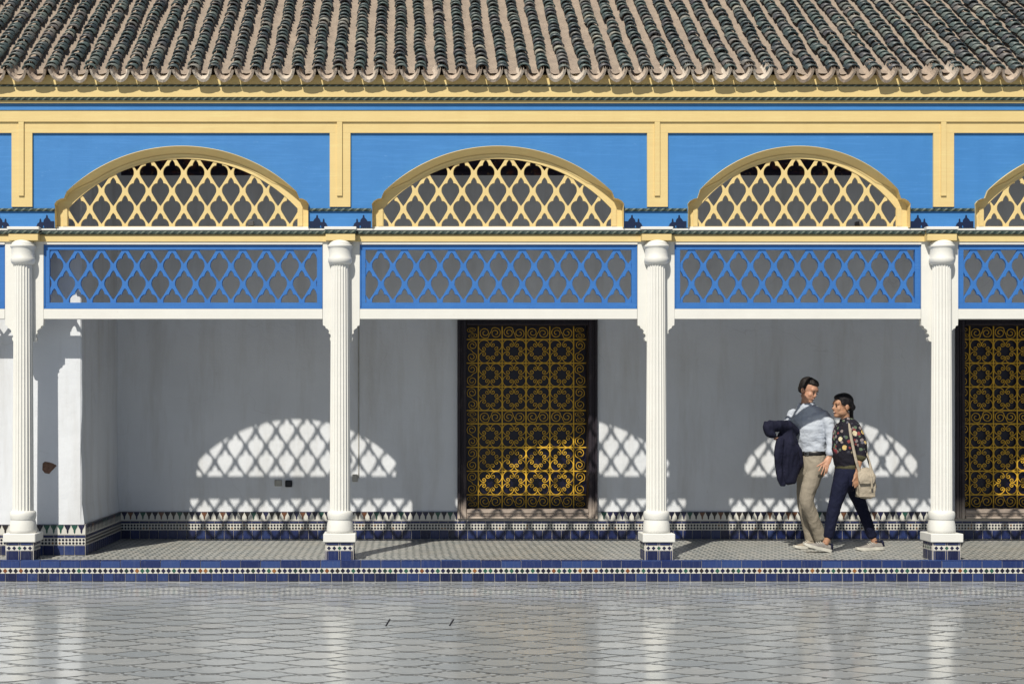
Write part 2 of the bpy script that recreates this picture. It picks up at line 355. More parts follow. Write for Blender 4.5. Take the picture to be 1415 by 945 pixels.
# --- walls
WZ0, WZ1 = wz(716.5, BACK), wz(441, BACK) + .02
WIN = [(wx(632, BACK), wx(825.5, BACK)), (wx(1319.5, BACK), wx(1511, BACK))]
bwm = bmesh.new(); e_ = XL
for a_, b_ in WIN + [(XR, XR)]:
    box(bwm, e_, a_, BACK, BACK + .4, 0, 4.78)
    if b_ > a_: box(bwm, a_, b_, BACK, BACK + .4, 0, WZ0); box(bwm, a_, b_, BACK, BACK + .4, WZ1, 4.78)
    e_ = b_
backw = obj('back_wall', bwm, M['back'], bld)
def jog():
    bm = bmesh.new(); n = 26; zs = [FLOOR - .02 + (4.78 - FLOOR + .02) * i / n for i in range(n + 1)]
    ys = [JOG, JOG + .02] + [JOG + .02 + (BACK + .01 - JOG - .02) * i / 10 for i in range(1, 11)]
    def off(z, y):
        fl = .035 * math.exp(-max(0, z - .5) / .12) if z > .49 else .03
        return fl * .8 + .008 * noise.noise(Vector((3.1, y * 2.2, z * 2.6))) + .006 * noise.noise(Vector((9, y * 6, z * 5)))
    front = [[bm.verts.new((X, JOG - (0 if X < JOGX - .01 else 0), z)) for z in zs] for X in (XL, JOGX - .012)]
    side = [[bm.verts.new((JOGX + off(z, y), y + (.012 if k == 0 else 0), z)) for z in zs] for k, y in enumerate(ys)]
    cols = front + side
    for a, b in zip(cols, cols[1:]):
        for i in range(n): bm.faces.new((a[i], b[i], b[i + 1], a[i + 1]))
    return bm
obj('side_pier', jog(), M['back'], bld, smooth=False)
obj('light_stop_wall', bx(XR - .2, XR + .1, .1, BACK, 0, 4.78), M['back'], bld)  # unseen wall, added to keep side light out of the gallery
obj('ceiling', bx(XL, XR, .07, BACK + .1, 4.72, 4.80), M['ceil'], bld)
ff = bmesh.new(); box(ff, JOGX + .05, XR - .2, BACK - .03, BACK - .001, 4.335, 4.719); box(ff, JOGX + .05, XR - .2, BACK - .05, BACK - .031, 4.315, 4.36)
obj('painted_frieze', ff, M['ceil'], bld)
pp = [W(*q, JOG) for q in ((59, 640), (62, 637.5), (68, 638.5), (73, 640), (78.5, 643), (75, 647), (71, 651), (68, 654.5), (62, 653.5), (58.5, 649))]
obj('bare_plaster_patch', prism(bmesh.new(), [(p.x, p.z) for p in pp], JOG - .003, JOG + .01), M['patch'], bld)

# --- dado of cut tiles
DH = dict(sq=(.004, .098), ck=(.106, .174), thin=(.180, .203), dr=(.212, .305))
dado = obj('dado', bx(JOGX + .03, XR - .2, BACK - .012, BACK + .001, FLOOR - .01, FLOOR + .312), M['grout'], bld)
tag(dado, 'dado of blue, white and black cut tiles along the back wall')
dadoj = obj('dado', bx(XL, JOGX + .042, JOG - .012, JOG + .012, FLOOR - .01, FLOOR + .312), M['grout'], bld)
dados = obj('dado', bx(JOGX + .02, JOGX + .042, JOG + .005, BACK - .012, FLOOR - .01, FLOOR + .312), M['grout'], bld)
sqm = tilemesh('square_tile', .1015, .094, .007, M['blue_tile'])
def drop_mesh():
    pts = [(-.031, .093), (-.031, .086), (-.024, .070), (-.013, .052), (-.0085, .040), (-.0095, .030), (-.006, .018), (0, .006),
           (.006, .018), (.0095, .030), (.0085, .040), (.013, .052), (.024, .070), (.031, .086), (.031, .093)]
    return done(prism(bmesh.new(), pts, -.007, 0), 'pointed_tile', M['drop_tile'])
dropm = drop_mesh()
FR = [(wx(631, BACK), wx(826, BACK)), (wx(1318, BACK), wx(1512, BACK))]          # window frames cut into the dado
def run_dado(parent, length, place, skip=(), visible=lambda s: True):
    """place(s, dz, mesh) puts a piece at distance s"""
    s = .055
    while s < length - .03:
        if visible(s): place(s, DH['sq'][0], sqm, 'square_tile')
        s += .1062
    s = .04
    while s < length - .02:
        if visible(s) and not any(a < s < b for a, b in skip): place(s, DH['dr'][0], dropm, 'pointed_tile')
        s += .0697
def strips(parent, length, to, skip=()):
    w = bmesh.new(); t = bmesh.new(); c = bmesh.new()
    def q(bm, s0, s1, z0, z1, d):
        bm.faces.new([bm.verts.new(to(s, d, z)) for s, z in ((s0, z0), (s1, z0), (s1, z1), (s0, z1))])
    def seg(s0, s1, z0, z1): q(w, s0, s1, z0, z1, .0035)
    seg(0, length, *DH['ck']); e = 0
    for a, b in list(skip) + [(length, length)]:
        if a > e: seg(e, min(a, length), DH['dr'][0] - .002, DH['dr'][1] + .001)
        e = b
    s = 0
    while s < length: q(t, s + .002, min(s + .104, length), DH['thin'][0], DH['thin'][1], .0045); s += .106
    e = 0
    for a, b in list(skip) + [(length, length)]:
        if a > e: q(t, e, min(a, length), DH['dr'][1] + .002, DH['dr'][1] + .0075, .006)
        e = b
    s = .018
    while s < length - .01:
        for r in (.0175, .0505):
            cz = DH['ck'][0] + r; k = .0118
            c.faces.new([c.verts.new(to(s + a * k, .0055, cz + b * k)) for a, b in ((-1, -.42), (-.42, -1), (.42, -1), (1, -.42), (1, .42), (.42, 1), (-.42, 1), (-1, .42))])
        s += .0345
    tag(obj('white_mosaic', w, M['white_tile'], parent), kind='stuff'); tag(obj('blue_edging', t, M['blue_tile'], parent), kind='stuff')
    tag(obj('check_mosaic', c, M['check_tile'], parent), kind='stuff')
Lb = XR - .2 - (JOGX + .042); x0b = JOGX + .042
skb = [(a - x0b, b - x0b) for a, b in FR]
def place_back(s, dz, me, nm): link(nm, me, dado, (x0b + s, BACK - .012, FLOOR + dz), (rnd.gauss(0, .006), 0, rnd.gauss(0, .006)))
run_dado(dado, Lb, place_back, skb, lambda s: x0b + s < 7.35)
strips(dado, Lb, lambda s, d, z: (x0b + s, BACK - .012 - d, FLOOR + z), skb)
Lj = JOGX + .042 - XL
def place_jog(s, dz, me, nm): link(nm, me, dadoj, (JOGX + .042 - s, JOG - .012, FLOOR + dz), (rnd.gauss(0, .006), 0, rnd.gauss(0, .006)))
run_dado(dadoj, Lj, place_jog, (), lambda s: s < 1.6)
strips(dadoj, Lj, lambda s, d, z: (JOGX + .042 - s, JOG - .012 - d, FLOOR + z))
Ls = BACK - .012 - JOG - .01
def place_side(s, dz, me, nm): link(nm, me, dados, (JOGX + .042, JOG + .01 + s, FLOOR + dz), (0, 0, math.pi / 2))
run_dado(dados, Ls, place_side)
strips(dados, Ls, lambda s, d, z: (JOGX + .042 + d, JOG + .01 + s, FLOOR + z))

# --- lattice boards
OPEN = [(0, .72), (.09, .67), (.18, .58), (.245, .475), (.25, .405), (.38, .395), (.54, .33), (.67, .22), (.735, .10), (.748, 0), (.738, -.10), (.65, -.225), (.485, -.41), (.25, -.66), (0, -.885)]
OPEN = OPEN + [(-a, b) for a, b in OPEN[1:-1][::-1]]
def lattice(bm, x0, x1, z0, z1, cx, cz, hx, vz, y0, y1):
    """diamond lattice board filling a rectangle; (cx, cz) is the centre of one opening"""
    n = len(OPEN)
    dia = []
    for a, b in OPEN:
        k = 1 / (abs(a) + abs(b)); dia.append((a * k, b * k))
    i0 = int((x0 - cx) / (2 * hx)) - 2; i1 = int((x1 - cx) / (2 * hx)) + 2; j0 = int((z0 - cz) / vz) - 2; j1 = int((z1 - cz) / vz) + 2
    for j in range(j0, j1 + 1):
        for i in range(i0, i1 + 1):
            ox = cx + i * 2 * hx + (hx if j % 2 else 0); oz = cz + j * vz
            if ox + hx < x0 or ox - hx > x1 or oz + vz < z0 or oz - vz > z1: continue
            A = [bm.verts.new((ox + a * hx, y0 + .004, oz + b * vz)) for a, b in OPEN]
            A2 = [bm.verts.new((ox + a * hx * 1.045, y0, oz + b * vz * 1.035)) for a, b in OPEN]
            B = [bm.verts.new((ox + a * hx, y0, oz + b * vz)) for a, b in dia]
            C = [bm.verts.new((ox + a * hx, y1, oz + b * vz)) for a, b in OPEN]
            E = [bm.verts.new((ox + a * hx, y1, oz + b * vz)) for a, b in dia]
            for k in range(n):
                l = (k + 1) % n
                bm.faces.new((B[k], B[l], A2[l], A2[k])); bm.faces.new((A2[k], A2[l], A[l], A[k])); bm.faces.new((A[k], A[l], C[l], C[k])); bm.faces.new((C[k], C[l], E[l], E[k]))
    return bm
def cut(bm, co, no):
    bmesh.ops.bisect_plane(bm, geom=bm.verts[:] + bm.edges[:] + bm.faces[:], plane_co=co, plane_no=no, clear_outer=True)
HX = 32.6 / 2 / 140; VZ = 24.9 / 140
# levels (px at the middle of the facade)
yP0, yP1, yI0, yI1, yBeam = 338, 427, 345, 418, 441
for bi, b in enumerate(BAYS):
    a0, a1 = b['p']
    X0, X1 = wx(a0), wx(a1); Z1, Z0 = wz(yP0), wz(yP1)
    i0, i1 = wx(a0 + 8.3), wx(a1 - 8.3); iz1, iz0 = wz(yI0), wz(yI1)
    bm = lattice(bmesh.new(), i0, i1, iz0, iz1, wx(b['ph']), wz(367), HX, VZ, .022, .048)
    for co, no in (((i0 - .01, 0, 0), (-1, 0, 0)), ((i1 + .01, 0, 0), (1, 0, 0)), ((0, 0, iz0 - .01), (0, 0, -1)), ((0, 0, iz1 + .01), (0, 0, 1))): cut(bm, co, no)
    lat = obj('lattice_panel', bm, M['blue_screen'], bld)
    fr = bmesh.new(); w = .059
    for (q0, q1, r0, r1, yy) in ((X0, X1, iz1, Z1, .0), (X0, X1, Z0, iz0, 0), (X0, i0, iz0, iz1, 0), (i1, X1, iz0, iz1, 0)):
        box(fr, q0 + .002, q1 - .002, .012, .058, r0 + .0005, r1 - .0005)
    o = .018                                            # raised outer fillet of the frame
    for (q0, q1, r0, r1) in ((X0, X1, Z1 - o, Z1), (X0, X1, Z0, Z0 + o), (X0, X0 + o, Z0 + o, Z1 - o), (X1 - o, X1, Z0 + o, Z1 - o)):
        box(fr, q0 + .003, q1 - .003, .004, .0115, r0 + .002, r1 - .002, bev=.003)
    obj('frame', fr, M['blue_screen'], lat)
# --- white post boards, beams and brackets between the panels
TH_ = .07
for ci, c in enumerate(CX):
    l = BAYS[ci - 1]['p'][1] if ci > 0 else c - 30
    r = BAYS[ci]['p'][0] if ci < len(BAYS) else c + 30
    xa, xb = wx(l), wx(r); zt_, zb = wz(332), wz(yBeam)
    pr = [(xa, zt_), (xb, zt_), (xb, zb)]
    px = lambda d, y: (wx(d), wz(y))
    rc = c + 13
    pr += [px(r - .3, 449.5), px(r - 3.2, 450.5), px(r - 4.2, 453.5), px(r - 6.5, 454.5), px(r - 8.6, 457), px(r - 8.2, 460.5), px(r - 10.6, 462), px(r - 11.2, 465), px(r - 9.6, 467.5), px(r - 10.2, 470.5), px(r - 13, 472)]
    pr += [px(c, 472)]
    pr += [px(l + 13, 472), px(l + 10.2, 470.5), px(l + 9.6, 467.5), px(l + 11.2, 465), px(l + 10.6, 462), px(l + 8.2, 460.5), px(l + 8.6, 457), px(l + 6.5, 454.5), px(l + 4.2, 453.5), px(l + 3.2, 450.5), px(l + .3, 449.5)]
    pr += [(xa, zb)]
    obj('bracket_board', prism(bmesh.new(), pr, 0, TH_), M['white_paint'], bld)
for bi, b in enumerate(BAYS):
    a0, a1 = b['p']
    obj('beam', bx(wx(a0) + .002, wx(a1) - .002, -.002, TH_, wz(yBeam), wz(yP1), bev=.004), M['white_paint'], bld)
    obj('top_rail', bx(wx(a0) + .002, wx(a1) - .002, -.010, TH_, wz(yP0), wz(333.0)), M['white_paint'], bld)
# --- lower cornice: yellow fascia, rope, white cap, blocks over the columns
zc = lambda y: wz(y, -.045)
obj('lower_cornice', bx(XL, XR, -.020, .034, zc(333.5), zc(325)), M['yellow'], bld)
LOWROPE = obj('rope_moulding', rope(bmesh.new(), XL, XR, -.027, zc(321.4), .0175), M['rope'], bld).name
obj('cornice_cap', bx(XL, XR, -.042, .033, zc(318.6), zc(316.1), bev=.004), M['white_paint'], bld)
obj('cornice_bed', bx(XL, XR, -.012, .032, zc(326), zc(319)), M['yellow'], bld)
for c in CX:
    x0, x1 = wx(c - 20, -.1), wx(c + 21, -.1); z = lambda y: wz(y, -.12)
    blk = obj('impost_block', bx(x0, x1, -.112, -.021, z(332.5), z(323), bev=.004), M['yellow'], bld)
    obj('cap', bx(x0 - .012, x1 + .012, -.128, -.043, z(317.6), z(313.2), bev=.005), M['white_paint'], blk)
    obj('rope', rope(bmesh.new(), x0 - .006, x1 + .006, -.106, z(320.4), .018), M['rope'], blk)
    obj('bed', bx(x0 + .004, x1 - .004, -.100, -.022, z(324), z(317)), M['yellow'], blk)
obj('cornice_leak_filler', bx(XL, XR, -.008, .034, wz(335), wz(313.6)), M['white_paint'], bld)  # filler box added to stop light leaking between the cornice pieces
# --- spandrel wall with the arched openings
def arch_geo(b):
    s0, s1 = b['s']; c = (s0 + s1) / 2; Wd = (s1 - s0) / 2; wi = Wd - 15.5; pk = 219.0; sp = 288.0; h = sp - pk
    R = (wi * wi + h * h) / (2 * h); return c, Wd, wi, pk, R
def outline(b, n=25):
    """outer and inner outline of the opening, right half from the crown down, px relative to centre"""
    c, Wd, wi, pk, R = arch_geo(b); cy = pk + R; Ro = R + 15
    out, inn = [], []
    ex = Wd - 16.5; th1 = math.asin(ex / Ro); t2 = math.asin(min(1, wi / (R + 3)))
    for i in range(n):
        t = th1 * i / (n - 1); out.append((Ro * math.sin(t), cy - Ro * math.cos(t)))
        t_ = t2 * i / (n - 1) * .985; inn.append(((R + 3) * math.sin(t_), cy - (R + 3) * math.cos(t_)))
    eo = out[-1][1]
    for dx, dy in ((-14.5, 270), (-12.5, 275.5), (-8, 276), (-2.5, 279), (.5, 283), (0, 288), (0, 315.5)):
        out.append((Wd + dx, max(eo + 1, dy)))
    for i in range(n - 6, n):
        k = (i - (n - 7)) / 6; inn[i] = (inn[i][0] + (out[i][0] - .5 - inn[i][0]) * k, inn[i][1] + (out[i][1] + 1 - inn[i][1]) * k)
    for x, y in out[n:]: inn.append((x - .8, y + (.8 if y < 300 else 0)))
    return c, out, inn
yTop = 150
SPY = .060; SY = -.035
for bi, b in enumerate(BAYS):
    c, out, inn = outline(b)
    L_ = CX[bi]; R_ = CX[bi + 1]
    if bi == 0: L_ = CX[0] - 20
    poly = [(wx(L_), wz(yTop)), (wx(R_), wz(yTop)), (wx(R_), wz(315.5))]
    poly += [(wx(c + x), wz(y)) for x, y in out[::-1]] + [(wx(c - x), wz(y)) for x, y in out[1:]] + [(wx(L_), wz(315.5))]
    bm = bmesh.new(); f = bm.faces.new([bm.verts.new((x, 0, z)) for x, z in poly[::-1]]); f.normal_update(); bmesh.ops.triangulate(bm, faces=[f], ngon_method='EAR_CLIP')
    bmesh.ops.recalc_face_normals(bm, faces=bm.faces[:])
    wall = obj('spandrel_wall', bm, M['blue'], bld)
    # inner face of the wall (gallery side), white
    bm = bmesh.new(); polyb = [(wx(L_), wz(yTop)), (wx(R_), wz(yTop)), (wx(R_), wz(315.5))] + [(wx(c + x), wz(y)) for x, y in inn[::-1]] + [(wx(c - x), wz(y)) for x, y in inn[1:]] + [(wx(L_), wz(315.5))]
    f = bm.faces.new([bm.verts.new((x, SPY + .0145, z)) for x, z in polyb]); f.normal_update(); bmesh.ops.triangulate(bm, faces=[f], ngon_method='EAR_CLIP')
    obj('inner_face', bm, M['back'], wall)
    # splayed reveal
    bm = bmesh.new()
    full_o = [(c - x, y) for x, y in out[::-1]] + [(c + x, y) for x, y in out[1:]]
    full_i = [(c - x, y) for x, y in inn[::-1]] + [(c + x, y) for x, y in inn[1:]]
    rings = []
    for k, yy in ((-.05, .002), (-.05, -.032), (0, -.034), (.70, .050), (.76, .043), (.88, .046), (.95, .052), (1.0, SPY)):
        rings.append([bm.verts.new((wx(o_[0] + (i_[0] - o_[0]) * k), yy, wz(o_[1] + (i_[1] - o_[1]) * k))) for o_, i_ in zip(full_o, full_i)])
    for r0, r1 in zip(rings, rings[1:]):
        for k in range(len(r0) - 1): bm.faces.new((r0[k], r0[k + 1], r1[k + 1], r1[k]))
    aw = obj('arch_window', bm, M['yellow'], bld, smooth=False, recalc=True)
    # lattice clipped to the arch
    _, out, inn = outline(b); c, Wd, wi, pk, R = arch_geo(b); cyc = pk + R
    x0, x1, z0, z1 = wx(c - wi), wx(c + wi), wz(312.6), wz(pk)
    bm = lattice(bmesh.new(), x0, x1, z0, z1, wx(b['aph']) , wz(312) + VZ * .985, HX * .999, VZ * .985, SPY, SPY + .013)
    for co, no in (((x0 - .012, 0, 0), (-1, 0, 0)), ((x1 + .012, 0, 0), (1, 0, 0)), ((0, 0, z0 - .02), (0, 0, -1))): cut(bm, co, no)
    tmax = math.asin(wi / R); Rm = (R + 2) * DIST / FOC
    for k in range(-9, 10):
        t = tmax * 1.05 * k / 9; no = Vector((math.sin(t), 0, math.cos(t)))
        cut(bm, Vector((wx(c), 0, wz(cyc))) + no * Rm, no)
    obj('lattice', bm, M['yellow'], aw)
    # flat frame round the lattice
    bm = bmesh.new(); n = 25; hp = [(R * math.sin(tmax * i / (n - 1)), cyc - R * math.cos(tmax * i / (n - 1))) for i in range(n)] + [(wi, 288)] * 6 + [(wi, 312.6)]
    ho = [(x + .6, y - .6) for x, y in out]; ho[-1] = (ho[-1][0], 312.6)
    pin = [(-x, y) for x, y in hp[::-1]] + hp[1:]; pout = [(-x, y) for x, y in ho[::-1]] + ho[1:]
    def v3(p, y): return bm.verts.new((wx(c + p[0]), y, wz(p[1])))
    A = [v3(p, SPY - .008) for p in pin]; B = [v3(p, SPY - .008) for p in pout]; C_ = [v3(p, SPY + .014) for p in pin]
    for k in range(len(A) - 1):
        bm.faces.new((A[k], A[k + 1], B[k + 1], B[k])); bm.faces.new((C_[k], C_[k + 1], A[k + 1], A[k]))
    box(bm, wx(c - Wd), wx(c + Wd), SPY - .0085, SPY + .0135, wz(316), wz(312.6))
    for sgn in (-1, 1):
        xx = wx(c + sgn * (wi + 1)); xy = wx(c + sgn * (wi + 7)); box(bm, min(xx, xy), max(xx, xy), SPY - .017, SPY - .009, wz(312.5), wz(287))
    obj('frame', bm, M['yellow'], aw)
    # rope course and navy plates painted as the dark of cut-outs, between two arches
for bi in range(len(BAYS) - 1):
    rx = BAYS[bi]['s'][1]; lx = BAYS[bi + 1]['s'][0]
    obj('rope_moulding', rope(bmesh.new(), wx(rx + 1.5), wx(lx - 1.5), -.008, wz(291), .016), M['rope'], bld)
    for side, x0_, sg in (('l', rx + 1, 1), ('r', lx - 1, -1)):
        pts = [(1, 0), (1, 8.5), (5.5, 8.5), (7, 11), (9.5, 13.5), (10, 16.5), (11, 17.5), (12, 16.5), (12.3, 13.5), (14.5, 11.3), (15.5, 9.5), (15.6, 7.3), (18.6, 7.3), (19, 11), (20, 12.3), (21, 11),
               (21.2, 7.6), (24, 5), (25, 2), (26.5, 1.5), (26.5, 0), (16.7, 0), (16.3, 3), (15.2, 3), (14.8, 0)]
        P_ = [(wx(x0_ + sg * a), wz(315.0 - q)) for a, q in pts]
        obj('carved_cutout_dark', prism(bmesh.new(), P_, -.004, .001), M['navy'], bld)
# --- yellow frieze, frame and pilaster strips over the blue
zf = lambda y: wz(y, -.03)
obj('frieze', bx(XL, XR, -.037, .0, zf(169.5), zf(153.8)), M['yellow'], bld)
obj('frieze_frame', bx(XL, XR, -.021, .0, zf(184.5), zf(169.6)), M['yellow'], bld)
for c in CX:
    ps = obj('pilaster_strip', bx(wx(c - 14), wx(c + 14.5), -.021, 0, wz(287), zf(184.6)), M['yellow'], bld)
    obj('tongue', bx(wx(c - 4), wx(c + 3.2), -.036, -.0215, wz(272), zf(169.6)), M['yellow'], ps)
obj('blue_band', bx(XL, XR, -.045, 0, zf(153.7), zf(143)), M['blue'], bld)
# upper cornice
zu = lambda y: wz(y, -.09)
obj('cornice_fillet', bx(XL, XR, -.072, .05, zu(143), zu(139.8)), M['yellow'], bld)
obj('rope_moulding', rope(bmesh.new(), XL, XR, -.080, zu(137.6), .0165), M['rope'], bld)
obj('cornice_fascia', bx(XL, XR, -.10, .05, zu(135.6), zu(105.5)), M['yellow'], bld)
obj('rope_moulding', rope(bmesh.new(), XL, XR, -.099, zu(120.0), .0115), M['rope'], bld)
obj('attic_wall', bx(XL, XR, -.02, .06, zu(143), zu(103)), M['white'], bld)

# --- roof
PITCH = math.radians(32.9); EY, EZ = -.192, 4.932; RP = .2012
UPV = Vector((0, math.cos(PITCH), math.sin(PITCH))); UPN = Vector((0, -math.sin(PITCH), math.cos(PITCH)))
I0, I1 = -41, 43; ROOFL = 3.6
rowx = lambda i: (23.2 + 28.55 * i) / 142.0
wob = {i: [rnd.gauss(0, .006) for _ in range(12)] for i in range(I0 - 1, I1 + 2)}
def row_off(i, s):
    k = min(max(s / .4, 0), 10.9); a = int(k); f = k - a; return wob[i][a] * (1 - f) + wob[i][a + 1] * f
bm = bmesh.new(); nx = 10; ns = 64; grid = []
for ix in range((I1 - I0) * nx + 1):
    X = rowx(I0) + RP * ix / nx; ph = (ix % nx) / nx; col = []
    for s in range(ns + 1):
        t = ROOFL * s / ns
        h = -.030 * math.sin(math.pi * ph) ** .8 + .014 * noise.noise(Vector((X * 9, t * 7, 1.3))) + .008 * noise.noise(Vector((X * 24, t * 22, 4.3)))
        p = Vector((X, EY, EZ)) + UPV * (.06 + t) + UPN * h; col.append(bm.verts.new(p))
    grid.append(col)
for a, b in zip(grid, grid[1:]):
    for s in range(ns): bm.faces.new((a[s], b[s], b[s + 1], a[s + 1]))
roof = obj('roof', bm, M['mortar'], bld, smooth=True, recalc=False)
obj('roof_slab', prism(bmesh.new(), [(0, 0), (1, 0), (1, 1), (0, 1)], 0, 1) if False else (lambda bm: (
    [bm.verts.new(Vector((X, EY + .06, EZ)) + UPV * t + UPN * h) for X in (XL, XR) for t, h in ((.09, -.034), (ROOFL, -.034), (ROOFL, -.10), (.09, -.045))],
    bm.verts.ensure_lookup_table(), [bm.faces.new([bm.verts[k] for k in q]) for q in ((0, 1, 2, 3), (7, 6, 5, 4), (0, 4, 5, 1), (1, 5, 6, 2), (2, 6, 7, 3), (3, 7, 4, 0))], bm)[-1])(bmesh.new()), M['mortar'], roof)
def cover(bm, Mx=Matrix.Identity(4), n=8):
    """half-round tapered cover tile: local y runs up the slope, z away from it"""
    def ring(y, r, lift, flat=.82):
        return [bm.verts.new(Mx @ Vector((r * math.cos(math.pi * i / n), y, lift + flat * r * math.sin(math.pi * i / n)))) for i in range(n + 1)]
    lo = ring(0, .060, .021); hi = ring(.17, .046, -.014); li = ring(.001, .046, .017); lj = ring(.06, .052, -.004)
    for k in range(n):
        bm.faces.new((lo[k], lo[k + 1], hi[k + 1], hi[k])); bm.faces.new((li[k], li[k + 1], lo[k + 1], lo[k])); bm.faces.new((lj[k], lj[k + 1], li[k + 1], li[k]))
    return bm
cov = done(cover(bmesh.new()), 'roof_tile', M['roof'], True)
rot0 = Matrix((Vector((1, 0, 0)), UPV, UPN)).transposed().to_4x4()
fm = bmesh.new(); EXP = .106; cnt = 0
slots = []
for i in range(I0, I1 + 1):
    for k in range(int(ROOFL / EXP)):
        t = k * EXP; p = Vector((rowx(i), EY, EZ)) + UPV * t; px_ = VPX + p.x * FOC / (DIST + p.y)
        slots.append((not (-8 < px_ < 1423), k, i))
slots.sort()
for outv, k, i in slots:
    s = k * EXP + rnd.gauss(0, .005) + .038
    p = Vector((rowx(i) + row_off(i, s) + rnd.gauss(0, .003), EY, EZ)) + UPV * s + UPN * (.004 + rnd.gauss(0, .003))
    sc = rnd.uniform(.93, 1.08)
    mx = Matrix.Translation(p) @ rot0 @ Matrix.Rotation(rnd.gauss(0, .045), 4, 'Z') @ Matrix.Rotation(rnd.gauss(0, .04), 4, 'Y') @ Matrix.Rotation(rnd.gauss(.0, .018), 4, 'X') @ Matrix.Diagonal((sc, 1, sc, 1))
    if not outv and cnt < 300:
        o = link('roof_tile', cov, roof); o.matrix_local = mx; cnt += 1
    else: cover(fm, mx, 6)
me = done(fm, 'roof_tiles', M['roof_far'], True, recalc=False); tag(link('roof_tiles', me, roof), kind='stuff')
def pan(seed, n=12):
    bm = bmesh.new()
    def ring(y, r, zc_): return [bm.verts.new((r * math.cos(math.pi + math.pi * i / n) * (1.0), y, zc_ + 1.02 * r * math.sin(math.pi + math.pi * i / n) + .35 * r * abs(math.cos(math.pi * i / n)) ** 2)) for i in range(n + 1)]
    o0 = ring(0, .096, .028); i0_ = ring(0, .073, .034); o1 = ring(.25, .088, .028); i1_ = ring(.25, .070, .034)
    for k in range(n):
        bm.faces.new((o0[k], o0[k + 1], i0_[k + 1], i0_[k])); bm.faces.new((o0[k], o1[k], o1[k + 1], o0[k + 1])); bm.faces.new((i0_[k], i0_[k + 1], i1_[k + 1], i1_[k]))
    for v in bm.verts:
        if v.co.y < .1: v.co += Vector((.002 * noise.noise(v.co * 40 + Vector((seed, 0, 0))), .006 * noise.noise(v.co * 28 + Vector((seed, 3, 0))), .004 * noise.noise(v.co * 30 + Vector((seed, 0, 7)))))
    return done(bm, 'eave_tile', M['pan'], False)
panm = [pan(k * 5.3) for k in range(6)]
for i in range(I0, I1):
    p = Vector(((rowx(i) + rowx(i + 1)) / 2 + rnd.gauss(0, .003), EY, EZ)) - UPV * (.03 + rnd.gauss(0, .006)) + UPN * rnd.gauss(-.012, .004)
    o = link('eave_tile', rnd.choice(panm), roof); o.matrix_local = Matrix.Translation(p) @ rot0 @ Matrix.Rotation(rnd.gauss(0, .04), 4, 'Y') @ Matrix.Rotation(rnd.gauss(0, .03), 4, 'Z')

for o_ in list(bld.children):
    if o_.name.split('.')[0] in ('spandrel_wall', 'arch_window', 'carved_cutout_dark', 'frieze', 'frieze_frame', 'pilaster_strip', 'blue_band', 'cornice_fillet', 'cornice_fascia', 'roof'): o_.location.y += SY
    if o_.name.startswith('rope_moulding') and o_.name != LOWROPE: o_.location.y += SY
